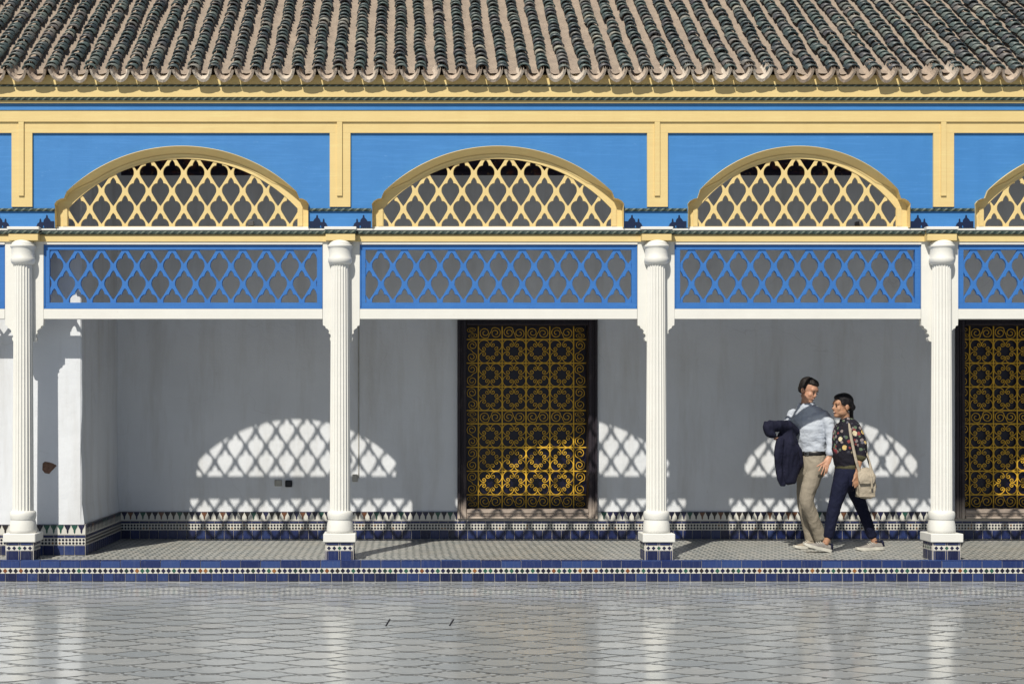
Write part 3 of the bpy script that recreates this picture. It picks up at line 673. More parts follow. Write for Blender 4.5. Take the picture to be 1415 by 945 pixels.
# --- columns
def column(c):
    X = wx(c, COLY); zz = lambda y: wz(y, COLY)
    root = empty('column', (X, COLY, FLOOR), bld)
    def part(nm, bm, mat, sm=False): 
        o = obj(nm, bm, mat, None, sm); o.data.transform(Matrix.Translation((-X, -COLY, -FLOOR))); o.parent = root; return o
    nf = 20
    def fl(i): return (1.0, 1.0, .93, .90, .90, .93)[i % 6]
    prof = [(.0935 + .008 * (1 - k / 12) - .006 * max(0, k / 12 - .3), zz(706) + (zz(364) - zz(706)) * k / 12) for k in range(13)]
    part('shaft', lathe(bmesh.new(), prof, X, COLY, nf * 6, fl), M['white_paint'], False)
    cap = [(.095, zz(366)), (.108, zz(364.5)), (.119, zz(362)), (.121, zz(359)), (.118, zz(357)), (.113, zz(355.5)), (.111, zz(350)), (.112, zz(345)), (.116, zz(343)), (.124, zz(342)), (.1255, zz(340.5)), (.123, zz(339.2)),
           (.113, zz(338.6)), (.115, zz(338)), (.108, zz(336)), (.094, zz(334)), (.072, zz(332.4)), (.05, zz(331.5))]
    part('capital', lathe(bmesh.new(), cap, X, COLY, 40), M['white_paint'], True)
    bs = [(.132, zz(736)), (.133, zz(731)), (.131, zz(726)), (.125, zz(721.5)), (.119, zz(718.5)), (.117, zz(717)), (.122, zz(716.6)), (.122, zz(715.6)), (.125, zz(714)), (.128, zz(711.5)), (.126, zz(708)), (.119, zz(706)), (.10, zz(705))]
    part('base', lathe(bmesh.new(), bs, X, COLY, 40), M['white_paint'], True)
    h = .158
    part('plinth_slab', bx(X - h, X + h, COLY - h, COLY + h, zz(747.3), zz(735.5), bev=.006), M['white_paint'])
    h = .136; zt0 = zz(747.5)
    part('plinth', bx(X - h, X + h, COLY - h, COLY + h, FLOOR - .003, zt0), M['grout'])
    hh = zt0 - FLOOR; tb = .090; ts = (.096, .142); tt = (.148, hh - .003)
    lay = [(-.128, -.116), (-.112, -.012), (-.006, .006), (.012, .112), (.116, .128)]
    wh = bmesh.new(); dd = bmesh.new()
    for f in range(4):
        R4 = Matrix.Rotation(f * math.pi / 2, 4, 'Z')
        for a, b_ in lay:
            for z0_, z1_ in ((.003, tb), tt):
                bm = bx(a, b_, -h - .007, -h + .002, z0_, z1_, bev=.0025); bmesh.ops.transform(bm, matrix=R4, verts=bm.verts[:])
                if b_ - a > .05 or f in (0,): o = link('tile', done(bm, 'tile', M['blue_tile']), root)
                else: bm.free()
        nb = bmesh.new(); box(nb, -.128, .128, -h - .004, -h + .001, ts[0], ts[1]); bmesh.ops.transform(nb, matrix=R4, verts=nb.verts[:])
        tmp = bpy.data.meshes.new('t'); nb.to_mesh(tmp); nb.free(); wh.from_mesh(tmp); bpy.data.meshes.remove(tmp)
        for k in range(-2, 3):
            q = [R4 @ Vector((k * .0515 + a, -h - .0065, (ts[0] + ts[1]) / 2 + b2)) for a, b2 in ((-.0195, 0), (0, -.0195), (.0195, 0), (0, .0195))]
            dd.faces.new([dd.verts.new(p) for p in q])
    link('mosaic_band', done(wh, 'mosaic_band', M['white_tile']), root)
    link('mosaic_diamonds', done(dd, 'mosaic_diamonds', M['dark_tile'], recalc=False), root)['kind'] = 'stuff'
for c in CX: column(c)

# --- grilled windows in the back wall
def ribbon(bm, pts, w=.0036, d=.010):
    """flat bar bent along pts (x,z), width w in plane, depth d"""
    n = len(pts); L_ = []
    for i, p in enumerate(pts):
        a = pts[max(0, i - 1)]; b = pts[min(n - 1, i + 1)]; t = Vector((b[0] - a[0], b[1] - a[1])).normalized(); nn = Vector((-t.y, t.x)) * w
        L_.append([bm.verts.new(c) for c in ((p[0] + nn.x, -d, p[1] + nn.y), (p[0] - nn.x, -d, p[1] - nn.y), (p[0] - nn.x, 0, p[1] - nn.y), (p[0] + nn.x, 0, p[1] + nn.y))])
    for a, b in zip(L_, L_[1:]):
        for k in range(3): bm.faces.new((a[k], a[(k + 1) % 4], b[(k + 1) % 4], b[k]))
    return bm
def c_scroll(P):
    """C scroll filling one quarter cell, corner at lower left, open towards +x+z; ends curl inwards"""
    r = P * .235; c = Vector((P * .25, P * .25)); pts = []
    def arm(sg):
        out = []
        a0 = math.radians(225); a1 = a0 + sg * math.radians(124)
        for i in range(9): a = a0 + (a1 - a0) * i / 8; out.append((c.x + r * math.cos(a), c.y + r * math.sin(a)))
        e = Vector(out[-1]); t = Vector((-math.sin(a1), math.cos(a1))) * sg; nrm = Vector((-math.cos(a1), -math.sin(a1)))
        r2 = P * .100; c2 = e + nrm * r2
        st = math.atan2(e.y - c2.y, e.x - c2.x)
        for i in range(1, 15): a = st + sg * i * math.radians(32); q = r2 * (1 - .060 * i); out.append((c2.x + q * math.cos(a), c2.y + q * math.sin(a)))
        return out
    A = arm(1); B = arm(-1); return B[::-1] + A[1:]
def s_scroll(Lx, Hz):
    """S scroll lying in a cell Lx wide, Hz tall, centred on the origin"""
    half = []; r = Hz * .45; cx_ = Lx * .5 - r * 1.06
    for i in range(6): f = i / 6; half.append((f * (cx_ - r * .55), -Hz * .46 * f ** 1.6))
    for i in range(20): a = math.radians(-118 + i * 30); q = r * (1 - .040 * i); half.append((cx_ + q * math.cos(a), q * math.sin(a) * .98))
    return [(-a, -b) for a, b in half[::-1]] + half[1:]
CELL = wx(VPX + 33.3, BACK)                             # cell pitch in metres at the wall
csc = [done(ribbon(bmesh.new(), [(x - CELL / 2, z - CELL / 2) for x, z in c_scroll(CELL)]), 'scroll', M['gold'])]
HROW = CELL * .56
ssc = done(ribbon(bmesh.new(), s_scroll(CELL * .96, HROW * .97)), 'scroll', M['gold'])
ssv = done(ribbon(bmesh.new(), [(z * 1.0, x) for x, z in s_scroll(CELL * .96, HROW * .86)]), 'scroll', M['gold'])
def window(pxl, pxr, label):
    gx0, gx1 = wx(pxl, BACK), wx(pxr, BACK); zt_, zb_ = wz(441, BACK) + .02, wz(716.5, BACK)
    root = empty('grilled_window', ((gx0 + gx1) / 2, BACK, zb_), bld); root['label'] = label
    off = Matrix.Translation((-(gx0 + gx1) / 2, -BACK, -zb_))
    def part(nm, bm, mat):
        o = obj(nm, bm, mat, None); o.data.transform(off); o.parent = root; return o
    fw = .105
    for nm, a in (('frame_jamb', (gx0, gx0 + fw, zb_, zt_)), ('frame_jamb', (gx1 - fw, gx1, zb_, zt_)), ('frame_head', (gx0 + fw, gx1 - fw, zt_ - .09, zt_)), ('frame_sill', (gx0 + fw, gx1 - fw, zb_, zb_ + .11))):
        bm = bmesh.new(); x0_, x1_, z0_, z1_ = a
        box(bm, x0_ + .0005, x1_ - .0005, BACK - .03, BACK + .26, z0_ + .001, z1_ - .001, bev=.004)
        if nm == 'frame_jamb':
            s_ = 1 if x0_ < (gx0 + gx1) / 2 else -1; o_ = x0_ if s_ > 0 else x1_
            for q0, q1, dd_ in ((.004, .03, .022), (.04, .052, .01), (.066, .098, .014)):
                e = sorted((o_ + s_ * q0, o_ + s_ * q1)); box(bm, e[0], e[1], BACK - .031 - dd_, BACK - .0305, z0_ + .002, z1_ - .002, bev=.004)
        else:
            o_, s_ = (z1_, -1) if nm == 'frame_head' else (z0_, 1)
            for q0, q1, dd_ in ((.004, .03, .026), (.04, .052, .012), (.066, .098 if s_ > 0 else .085, .016)):
                e = sorted((o_ + s_ * q0, o_ + s_ * q1)); box(bm, x0_ + .002, x1_ - .002, BACK - .031 - dd_, BACK - .0305, e[0], e[1], bev=.004)
        part(nm, bm, M['wood'])
    ix0, ix1, iz0, iz1 = gx0 + fw, gx1 - fw, zb_ + .11, zt_ - .09
    part('void_board', bx(ix0 + .001, ix1 - .001, BACK + .225, BACK + .255, iz0, iz1), M['void'])  # added board, coloured as the dark void behind the grille
    yg = BACK + .19
    inset_ = .004; ncol = 4; full = ncol * CELL; side = ((ix1 - ix0) - full) / 2
    xs = [ix0 + side + k * CELL for k in range(ncol + 1)]
    rows = [HROW, CELL, CELL, CELL, HROW, CELL, CELL, CELL, HROW]; k_ = (iz1 - iz0) / sum(rows); rows = [r * k_ for r in rows]
    zs = [iz1]
    for r in rows: zs.append(zs[-1] - r)
    for xk in xs: part('bar', bx(xk - .006, xk + .006, yg - .003, yg + .012, iz0, iz1), M['gold'])
    for zk in zs[1:-1]: part('bar', bx(ix0, ix1, yg - .005, yg - .0032, zk - .0065, zk + .0065), M['gold'])
    def put(me, x, z, rot=0, sx=1, sz=1):
        o = link('scroll', me, root); o.matrix_local = off @ Matrix.Translation((x, yg + .008 + rnd.uniform(-.002, .002), z)) @ Matrix.Rotation(rot + rnd.gauss(0, .035), 4, 'Y') @ Matrix.Diagonal((sx, 1, sz * k_, 1))
    for r in range(9):
        zc_ = (zs[r] + zs[r + 1]) / 2
        for q in range(ncol):
            xc_ = (xs[q] + xs[q + 1]) / 2
            if rows[r] < CELL * .8 * k_: put(ssc, xc_, zc_, 0, 1 if (q + r) % 2 else -1)
            else:
                for a in range(4): put(csc[0], xc_, zc_, a * math.pi / 2)
        for sgn, xc_ in ((1, ix0 + side / 2), (-1, ix1 - side / 2)):
            if rows[r] < CELL * .8 * k_: put(ssv, xc_, zc_, 0, .98 * min(1, side / (HROW * .9)), .5)
            else: put(ssv, xc_, zc_, 0, sgn * (1 if r % 2 else -1) * min(1, side / (HROW * .9)), 1)
window(632, 825.5, 'dark wooden window frame with gilded iron scroll grille behind the second bay')
window(1319.5, 1511, 'dark wooden window frame with gilded iron scroll grille at the right edge')

# ------------------------------------------------------------------ small fittings
def ploc(px, py, Y): return (wx(px, Y), Y, wz(py, Y))
s1 = bmesh.new(); box(s1, -.042, .042, -.014, 0, -.036, .036, bev=.006); o = obj('wall_socket', s1, M['grey_plastic'], loc=ploc(384.5, 667, BACK))
tag(o, 'small grey socket box on the back wall beside a black one', 'socket')
obj('cover_plate', bx(-.032, .032, -.018, -.0145, -.026, .026, bev=.003), M['grey_plastic'], o)
s1 = bmesh.new(); box(s1, -.040, .040, -.024, 0, -.038, .038, bev=.008); o = obj('socket_box', s1, M['black'], loc=ploc(399, 668, BACK))
tag(o, 'small black socket box on the back wall under the shadow of the arch', 'socket')
obj('lid', bx(-.031, .031, -.029, -.0245, -.028, .028, bev=.004), M['black'], o)
cb_ = bmesh.new(); lathe(cb_, [(.006, wz(660, BACK) - .0), (.006, 4.3)], 0, 0, 8)
o = obj('wall_cable', cb_, M['grey_plastic'], loc=(wx(495.5, BACK), BACK - .008, 0)); tag(o, 'thin vertical cable run down the back wall right of a column', 'cable')
o = obj('junction_box', bx(-.03, .03, -.028, 0, -.042, .042, bev=.006), M['grey_plastic'], loc=ploc(490.5, 660, BACK)); tag(o, 'pale junction box at the lower end of the wall cable', 'junction box')
obj('lid', bx(-.024, .024, -.032, -.0285, -.034, .034, bev=.003), M['grey_plastic'], o)
for k, (px_, py_, lb) in enumerate(((347, 308, 'small floodlight on the ledge behind the left arched lattice'), (1186, 309, 'small floodlight on the ledge behind the arched lattice above the couple'))):
    o = obj('floodlight', bx(-.03, .03, -.02, .03, -.035, .018, bev=.006), M['lamp_grey'], loc=ploc(px_, py_ , .16)); tag(o, lb, 'floodlight', 'floodlights behind the arches')
    obj('bracket', bx(-.012, .012, -.01, .02, -.11, -.0355), M['black'], o)
for k, (px_, lb) in enumerate(((534, 'left one of two short black rods standing in the courtyard floor'), (622, 'right one of two short black rods standing in the courtyard floor'))):
    yy = EYE * FOC / (864 - VPY) - DIST
    bm = bmesh.new(); lathe(bm, [(.0065, -.01), (.0065, .050), (.004, .055)], 0, 0, 8); bmesh.ops.transform(bm, matrix=Matrix.Rotation(math.radians(32), 4, 'Y'), verts=bm.verts[:])
    o = obj('floor_peg', bm, M['black'], loc=(wx(px_, yy), yy, .006)); tag(o, lb, 'rod', 'short black rods in the courtyard')

# ------------------------------------------------------------------ people
def cloth(name, col, dark, fold=8.0, bump=.5, rough=.85, spec=.2, stretch=(1, 1, 1)):
    t = NT(name); p = t.coord('World', stretch); n = t.noise(p, fold, 4, .55, .6); w = t.noise(t.coord('World'), 260, 2, .5)
    c = t.mix(t.ramp(n, [(.35, 0), (.65, 1)]), col, dark); t.bump(t.math('ADD', n, t.math('MULTIPLY', w, .05)), bump, .035)
    return t.fin(c, rough, spec)
M['shirt'] = cloth('pale_blue_shirt', (.47, .51, .585, 1), (.42, .46, .54, 1), 9, .55)
M['chino'] = cloth('beige_chino', (.29, .255, .205, 1), (.24, .21, .17, 1), 8, .6)
M['jacket'] = cloth('navy_cloth', (.012, .013, .032, 1), (.008, .009, .023, 1), 7, .6)
M['jeans'] = cloth('navy_denim', (.009, .011, .033, 1), (.006, .008, .024, 1), 10, .6)
M['belt'] = simple('black_leather', (.012, .011, .012, 1), .35)
M['metal'] = simple('steel', (.6, .6, .6, 1), .25, .5, 1, .1)
M['canvas'] = cloth('beige_canvas', (.40, .35, .28, 1), (.33, .285, .225, 1), 14, .45)
M['olive'] = cloth('olive_rib', (.085, .08, .045, 1), (.06, .055, .03, 1), 40, .3)
M['hair_m'] = cloth('dark_brown_hair', (.016, .011, .010, 1), (.008, .006, .006, 1), 60, .5, .6, .35, (1, 1, .3))
M['hair_w'] = cloth('black_hair', (.008, .006, .009, 1), (.004, .003, .005, 1), 60, .5, .55, .35, (.4, 1, 1))
M['shoe'] = cloth('grey_mesh_shoe', (.30, .28, .26, 1), (.20, .185, .18, 1), 30, .4)
M['shoe_m'] = cloth('beige_suede_shoe', (.34, .295, .24, 1), (.27, .23, .18, 1), 30, .4)
M['sole'] = simple('white_sole', (.62, .60, .54, 1), .6)
M['dark'] = simple('dark_detail', (.01, .008, .01, 1), .4)
M['teeth'] = simple('teeth', (.7, .68, .62, 1), .3)
M['lip'] = simple('lips', (.36, .13, .10, 1), .5)
def skin(name, c1, c2):
    t = NT(name); p = t.coord('World'); c = t.mix(t.noise(p, 18, 4, .6), c1, c2)
    t.b.inputs['Subsurface Weight'].default_value = .12; t.b.inputs['Subsurface Radius'].default_value = (.02, .008, .004); t.b.inputs['Subsurface Scale'].default_value = .3
    return t.fin(c, .5, .4)
M['skin_m'] = skin('skin', (.50, .28, .19, 1), (.43, .22, .145, 1)); M['skin_w'] = skin('skin', (.42, .235, .15, 1), (.36, .19, .115, 1))
def mk_floral():
    t = NT('floral_blouse'); p = t.coord('World')
    c = t.mix(t.noise(p, 8, 3, .5), (.010, .010, .018, 1), (.018, .016, .024, 1))
    sx = t.add('ShaderNodeSeparateXYZ'); t.link(t.add('ShaderNodeNewGeometry').outputs['Position'], sx.inputs[0])
    zone = t.ramp(t.math('ADD', t.math('MULTIPLY', sx.outputs[2], .5), t.math('MULTIPLY', t.noise(p, 14, 2, .5), .03)), [(.62, 0), (.64, 1)])
    for sc, lo, hi, seed, cols in ((24, .40, .46, 3, [(0, (.10, .14, .09, 1)), (.3, (.24, .20, .20, 1)), (.55, (.10, .10, .13, 1)), (.8, (.22, .05, .05, 1))]),
                                   (11.5, .30, .34, 7, [(0, (.60, .44, .17, 1)), (.35, (.62, .55, .38, 1)), (.6, (.55, .40, .16, 1)), (.85, (.32, .05, .06, 1))])):
        mp = t.add('ShaderNodeMapping'); mp.inputs['Location'].default_value = (seed, seed * .7, seed * 1.3); t.link(p, mp.inputs[0])
        dsn = t.add('ShaderNodeTexNoise'); dsn.inputs['Scale'].default_value = sc * 2.2; t.link(mp.outputs[0], dsn.inputs['Vector'])
        ad = t.add('ShaderNodeVectorMath', operation='MULTIPLY_ADD'); t.link(dsn.outputs['Color'], ad.inputs[0]); ad.inputs[1].default_value = (.02, .02, .02); t.link(mp.outputs[0], ad.inputs[2])
        v = t.add('ShaderNodeTexVoronoi'); v.inputs['Scale'].default_value = sc; v.inputs['Randomness'].default_value = 1; t.link(ad.outputs[0], v.inputs['Vector'])
        cs = t.add('ShaderNodeSeparateColor'); t.link(v.outputs['Color'], cs.inputs[0])
        fc = t.ramp(cs.outputs[0], cols, 'CONSTANT')
        keep = t.math('GREATER_THAN', cs.outputs[1], .35 if sc < 20 else .12)
        m = t.math('MULTIPLY', t.math('MULTIPLY', t.ramp(v.outputs['Distance'], [(lo, 1), (hi, 0)]), keep), zone)
        c = t.mix(m, c, fc)
        if sc < 20: c = t.mix(t.math('MULTIPLY', t.math('MULTIPLY', t.math('LESS_THAN', v.outputs['Distance'], .09), keep), zone), c, (.16, .07, .03, 1))
    t.bump(t.noise(p, 12, 4, .55, .6), .5, .03)
    return t.fin(c, .8, .2)
M['floral'] = mk_floral()

def tube(bm, pts, rad, side=Vector((1, 0, 0)), n=16, dome=True):
    """closed loft through pts; rad = list of (half size along side, half size across)"""
    P = [Vector(p) for p in pts]; m = len(P); rings = []
    def ring(c, t, ra, rb):
        s = (side - t * side.dot(t)); s = s.normalized() if s.length > 1e-4 else t.orthogonal().normalized(); q = t.cross(s).normalized()
        return [bm.verts.new(c + s * ra * math.cos(2 * math.pi * i / n) + q * rb * math.sin(2 * math.pi * i / n)) for i in range(n)]
    T = [(P[min(m - 1, i + 1)] - P[max(0, i - 1)]).normalized() for i in range(m)]
    R_ = [r if hasattr(r, '__len__') else (r, r) for r in rad]
    if dome: rings.append(ring(P[0] - T[0] * min(R_[0]) * .55, T[0], R_[0][0] * .55, R_[0][1] * .55))
    for c, t, (ra, rb) in zip(P, T, R_): rings.append(ring(c, t, ra, rb))
    if dome: rings.append(ring(P[-1] + T[-1] * min(R_[-1]) * .55, T[-1], R_[-1][0] * .55, R_[-1][1] * .55))
    for a, b in zip(rings, rings[1:]):
        for i in range(n): bm.faces.new((a[i], a[(i + 1) % n], b[(i + 1) % n], b[i]))
    bm.faces.new(rings[0][::-1]); bm.faces.new(rings[-1]); return bm
def smooth_path(pts, rad, k=4):
    """Catmull-Rom refinement of a limb"""
    P = [Vector(p) for p in pts]; R_ = [Vector(r if hasattr(r, '__len__') else (r, r)) for r in rad]; op, orr = [], []
    for i in range(len(P) - 1):
        a, b, c, d = (P[max(0, i - 1)], P[i], P[i + 1], P[min(len(P) - 1, i + 2)]); ra, rb, rc, rd = (R_[max(0, i - 1)], R_[i], R_[i + 1], R_[min(len(P) - 1, i + 2)])
        for j in range(k):
            t = j / k; h = lambda a, b, c, d: .5 * ((2 * b) + (c - a) * t + (2 * a - 5 * b + 4 * c - d) * t * t + (3 * b - a - 3 * c + d) * t ** 3)
            op.append(h(a, b, c, d)); orr.append(tuple(h(ra, rb, rc, rd)))
    op.append(P[-1]); orr.append(tuple(R_[-1])); return op, orr
def limb(bm, pts, rad, side=Vector((1, 0, 0)), k=4, n=16): p, r = smooth_path(pts, rad, k); return tube(bm, p, r, side, n)
def blob(bm, c, r, Mx=Matrix.Identity(4), n=12):
    ret = bmesh.ops.create_uvsphere(bm, u_segments=16, v_segments=n, radius=1)
    bmesh.ops.transform(bm, matrix=Mx @ Matrix.Translation(c) @ Matrix.Diagonal((r[0], r[1], r[2], 1)), verts=ret['verts']); return bm
FUSED = []
def fuse(bm, name, mat, voxel=.006, smooth=4, wrinkle=0, wscale=14, base=Vector((0, 0, 0)), parent=None, seed=0, stretch=(1, 1, 1)):
    bmesh.ops.recalc_face_normals(bm, faces=bm.faces[:])
    me = bpy.data.meshes.new('tmp'); bm.to_mesh(me); bm.free(); o = bpy.data.objects.new('tmp', me); COL.objects.link(o)
    md = o.modifiers.new('r', 'REMESH'); md.mode = 'VOXEL'; md.voxel_size = voxel
    if smooth: sm = o.modifiers.new('s', 'SMOOTH'); sm.iterations = smooth; sm.factor = .5
    fin = link(name, bpy.data.meshes.new(name), parent, base if parent is None else (0, 0, 0))
    FUSED.append((fin, o, mat, wrinkle, wscale, base.copy(), seed, stretch)); return fin
def finish_fused():
    dg = bpy.context.evaluated_depsgraph_get(); dg.update()
    for fin, o, mat, wrinkle, wscale, base, seed, stretch in FUSED:
        out = bpy.data.meshes.new_from_object(o.evaluated_get(dg))
        if wrinkle:
            nrm = [v.normal.copy() for v in out.vertices]
            for v, nv in zip(out.vertices, nrm):
                q = Vector((v.co.x * wscale * stretch[0] + seed, v.co.y * wscale * stretch[1], v.co.z * wscale * stretch[2]))
                v.co += nv * (wrinkle * (noise.noise(q + Vector((noise.noise(q * .5), noise.noise(q * .6), 0)) * 1.2) + .4 * noise.noise(q * 2.3)))
        out.transform(Matrix.Translation(-base)); out.materials.clear(); out.materials.append(mat)
        for p in out.polygons: p.use_smooth = True
        old = fin.data; fin.data = out; out.name = old.name; bpy.data.meshes.remove(old)
    for rec in FUSED: me = rec[1].data; bpy.data.objects.remove(rec[1]); bpy.data.meshes.remove(me)
def frame_at(pos, fwd, pitch=0, roll=0):
    """local -y looks along fwd (x,y), z up"""
    yaw = math.atan2(fwd[0], -fwd[1])
    return Matrix.Translation(pos) @ Matrix.Rotation(yaw, 4, 'Z') @ Matrix.Rotation(pitch, 4, 'X') @ Matrix.Rotation(roll, 4, 'Y')
def head_bm(bm, H, f=1.0):
    blob(bm, (0, .012, .035), (.074 * f, .092, .088), H); blob(bm, (0, -.028, -.035), (.058 * f, .062, .078), H); blob(bm, (0, -.058, -.093), (.030 * f, .026, .022), H)
    blob(bm, (0, -.068, .026), (.052 * f, .020, .030), H)
    for sx in (-1, 1):
        blob(bm, (sx * .031, -.060, -.030), (.024, .018, .024), H); blob(bm, (sx * .074 * f, .012, -.012), (.011, .020, .031), H); blob(bm, (sx * .040 * f, -.012, -.062), (.022, .050, .034), H)
    tube(bm, [H @ Vector(p) for p in ((0, -.080, .012), (0, -.091, -.012), (0, -.101, -.029), (0, -.090, -.038))], [.007, .009, .0125, .010], H.to_3x3() @ Vector((1, 0, 0)), 8)
    blob(bm, (0, -.080, -.062), (.024, .012, .009), H)
def face_parts(H, body, base, smile=True):
    for sx in (-1, 1):
        b = bmesh.new(); blob(b, (sx * .029, -.083, -.004), (.011, .005, .0042), H); o = obj('eye', b, M['dark'], body, True); o.data.transform(Matrix.Translation(-base))
        b = bmesh.new(); blob(b, (sx * .029, -.0865, .017), (.014, .004, .0028), H); o = obj('eyebrow', b, M['dark'], body, True); o.data.transform(Matrix.Translation(-base))
    b = bmesh.new(); blob(b, (0, -.0850, -.063), (.024, .006, .0075), H); o = obj('lips', b, M['lip'], body, True); o.data.transform(Matrix.Translation(-base))
    b = bmesh.new(); blob(b, (0, -.0880, -.0620), (.017, .004, .0038), H); o = obj('teeth', b, M['teeth'], body, True); o.data.transform(Matrix.Translation(-base))
def hand(bm, wrist, knuck, tips, thumb, thick=.013, palm=.038, side=Vector((1, 0, 0))):
    wrist, knuck = Vector(wrist), Vector(knuck); d = (knuck - wrist)
    tube(bm, [wrist, wrist + d * .5, knuck], [(palm * .7, thick * 1.25), (palm, thick * 1.2), (palm * .95, thick)], side, 12)
    for i, tp in enumerate(tips):
        s = side - d.normalized() * side.dot(d.normalized()); s.normalize(); r0 = knuck + s * palm * (.75 - .5 * i) - d * .08; tp = Vector(tp); mid = r0.lerp(tp, .5) + Vector((0, -.006, .004))
        tube(bm, [r0, mid, tp], [.0092, .0085, .0065], side, 8)
    r0 = wrist + d * .35; tube(bm, [r0, r0.lerp(Vector(thumb), .55) + Vector((0, -.004, 0)), Vector(thumb)], [.013, .011, .0078], side, 8)
def shoe(parent, base, heel, toe, mat, tilt=0, roll=0):
    """heel and toe: world points of the sole; toe direction in plan"""
    heel, toe = Vector(heel), Vector(toe); d = toe - heel; Ls = d.length; xax = d.normalized(); yax = Vector((0, 0, 1)).cross(xax).normalized(); zax = xax.cross(yax)
    Mx = Matrix((xax, yax, zax)).transposed().to_4x4(); Mx.translation = heel
    bm = bmesh.new(); st = [(0.0, .028, .075), (.06, .034, .082), (.2, .037, .085), (.34, .037, .088), (.46, .041, .074), (.62, .047, .055), (.78, .047, .044), (.91, .038, .036), (1.0, .018, .026)]
    rings = []
    for t, w, h in st:
        pts = [(-w, .018), (-w * .97, .018 + (h - .018) * .45), (-w * .62, h * .92), (0, h), (w * .62, h * .92), (w * .97, .018 + (h - .018) * .45), (w, .018)]
        rings.append([bm.verts.new(Mx @ Vector((t * Ls, a, b))) for a, b in pts])
    for a, b in zip(rings, rings[1:]):
        for k in range(6): bm.faces.new((a[k], a[k + 1], b[k + 1], b[k]))
        bm.faces.new((a[6], a[0], b[0], b[6]))
    bm.faces.new(rings[0]); bm.faces.new(rings[-1][::-1])
    o = obj('shoe', bm, mat, parent, True); o.data.transform(Matrix.Translation(-base))
    bm = bmesh.new(); A, B = [], []
    ol = [(t * 1.03 - .015, w + .004) for t, w, h in st]
    loop = [(t, -w) for t, w in ol] + [(t, w) for t, w in ol[::-1]]
    lift = lambda t: .012 * max(0, (t - .75) / .25) ** 2
    A = [bm.verts.new(Mx @ Vector((t * Ls, w, lift(t)))) for t, w in loop]; B = [bm.verts.new(Mx @ Vector((t * Ls, w, .029 + lift(t) * .6 + .012 * max(0, .3 - t)))) for t, w in loop]
    n = len(loop); bm.faces.new(A[::-1]); bm.faces.new(B)
    for i in range(n): bm.faces.new((A[i], A[(i + 1) % n], B[(i + 1) % n], B[i]))
    s = obj('sole', bm, M['sole'], o); s.data.transform(Matrix.Translation(-base))
    bm = bmesh.new()
    for t in (.42, .49, .56):
        h = .082 - (t - .4) * .11
        tube(bm, [Mx @ Vector((t * Ls, -.030, h * .93 - .004)), Mx @ Vector((t * Ls + .008, 0, h + .007)), Mx @ Vector((t * Ls, .030, h * .93 - .004))], [.0024] * 3, Mx.to_3x3() @ Vector((1, 0, 0)), 6)
    s = obj('laces', bm, M['sole'], o); s.data.transform(Matrix.Translation(-base)); bm = bmesh.new()
    tube(bm, [Mx @ Vector((-.004, 0, .040)), Mx @ Vector((.004, 0, .085))], [(.034, .022), (.032, .018)], Mx.to_3x3() @ Vector((0, 1, 0)), 10); tube(bm, [Mx @ Vector((.02, 0, .084)), Mx @ Vector((.06, 0, .088)), Mx @ Vector((.09, 0, .09))], [(.034, .008)] * 3, Mx.to_3x3() @ Vector((0, 1, 0)), 10)
    s = obj('heel_tab', bm, M['jeans'] if mat is M['shoe'] else mat, o, True); s.data.transform(Matrix.Translation(-base))
    return o

# ---- man: walking left, chest half turned to the viewer, looking down at the woman
YM = 1.0; mp_ = lambda px, py, dy=0.0: W(px, py, YM + dy)
MB_ = Vector((wx(1121, YM), YM, FLOOR)); fM = Vector((-.62, -.78, 0)); sM = Vector((.78, -.62, 0))
Hm = frame_at(mp_(1117.5, 539.5, -.02), (.60, -.80), math.radians(19), math.radians(7)) @ Matrix.Diagonal((1.07, 1.07, 1.07, 1))
bm = bmesh.new(); head_bm(bm, Hm)
limb(bm, [mp_(1115, 551, .0), mp_(1114, 559, .01), mp_(1115, 568, .02)], [.055, .053, .050], sM)
limb(bm, [mp_(1116, 574), mp_(1116, 583), mp_(1118, 605), mp_(1121, 628), mp_(1121, 645)], [(.11, .06), (.15, .08), (.14, .08), (.13, .08), (.13, .085)], sM)
AL = [mp_(1138, 576, -.115), mp_(1144.5, 585, -.14), mp_(1147.8, 602, -.164), mp_(1147, 630, -.22)]; AR = [mp_(1096.5, 576, .11), mp_(1090.5, 586, .09), mp_(1089.5, 598, .05), mp_(1076, 604, -.12)]
limb(bm, AL, [.034, .036, .036, .026]); limb(bm, AR, [.034, .036, .036, .026])
hand(bm, mp_(1147, 630, -.22), mp_(1140.5, 643, -.25), [mp_(1131, 651, -.27), mp_(1134.5, 656, -.27), mp_(1138.5, 658, -.26), mp_(1142, 655, -.25)], mp_(1128.5, 644.5, -.26), side=Vector((-.86, 0, -.3)))
hand(bm, mp_(1077, 603, -.12), mp_(1073, 607, -.20), [mp_(1074, 610, -.23), mp_(1076, 611, -.23), mp_(1079, 611, -.22), mp_(1081, 610, -.2)], mp_(1070, 607, -.2), side=Vector((.9, 0, 0)))
LN = [mp_(1128, 640, -.09), mp_(1114.5, 692, -.12), mp_(1133, 744, -.05)]; LF = [mp_(1115, 642, .08), mp_(1111, 694, .06), mp_(1122, 747, .08)]
limb(bm, LN, [.07, .05, .036]); limb(bm, LF, [.07, .05, .036])
man = fuse(bm, 'person', M['skin_m'], .0055, 5, base=MB_)
tag(man, 'man in pale blue shirt and beige trousers walking left with a jacket over his arm', 'person')
face_parts(Hm, man, MB_)
bm = bmesh.new(); blob(bm, (0, .030, .054), (.081, .088, .076), Hm); blob(bm, (0, -.038, .080), (.061, .040, .025), Hm); blob(bm, (0, .060, .030), (.072, .055, .062), Hm); blob(bm, (0, -.006, .082), (.072, .066, .044), Hm); blob(bm, (0, .075, .0), (.062, .036, .055), Hm)
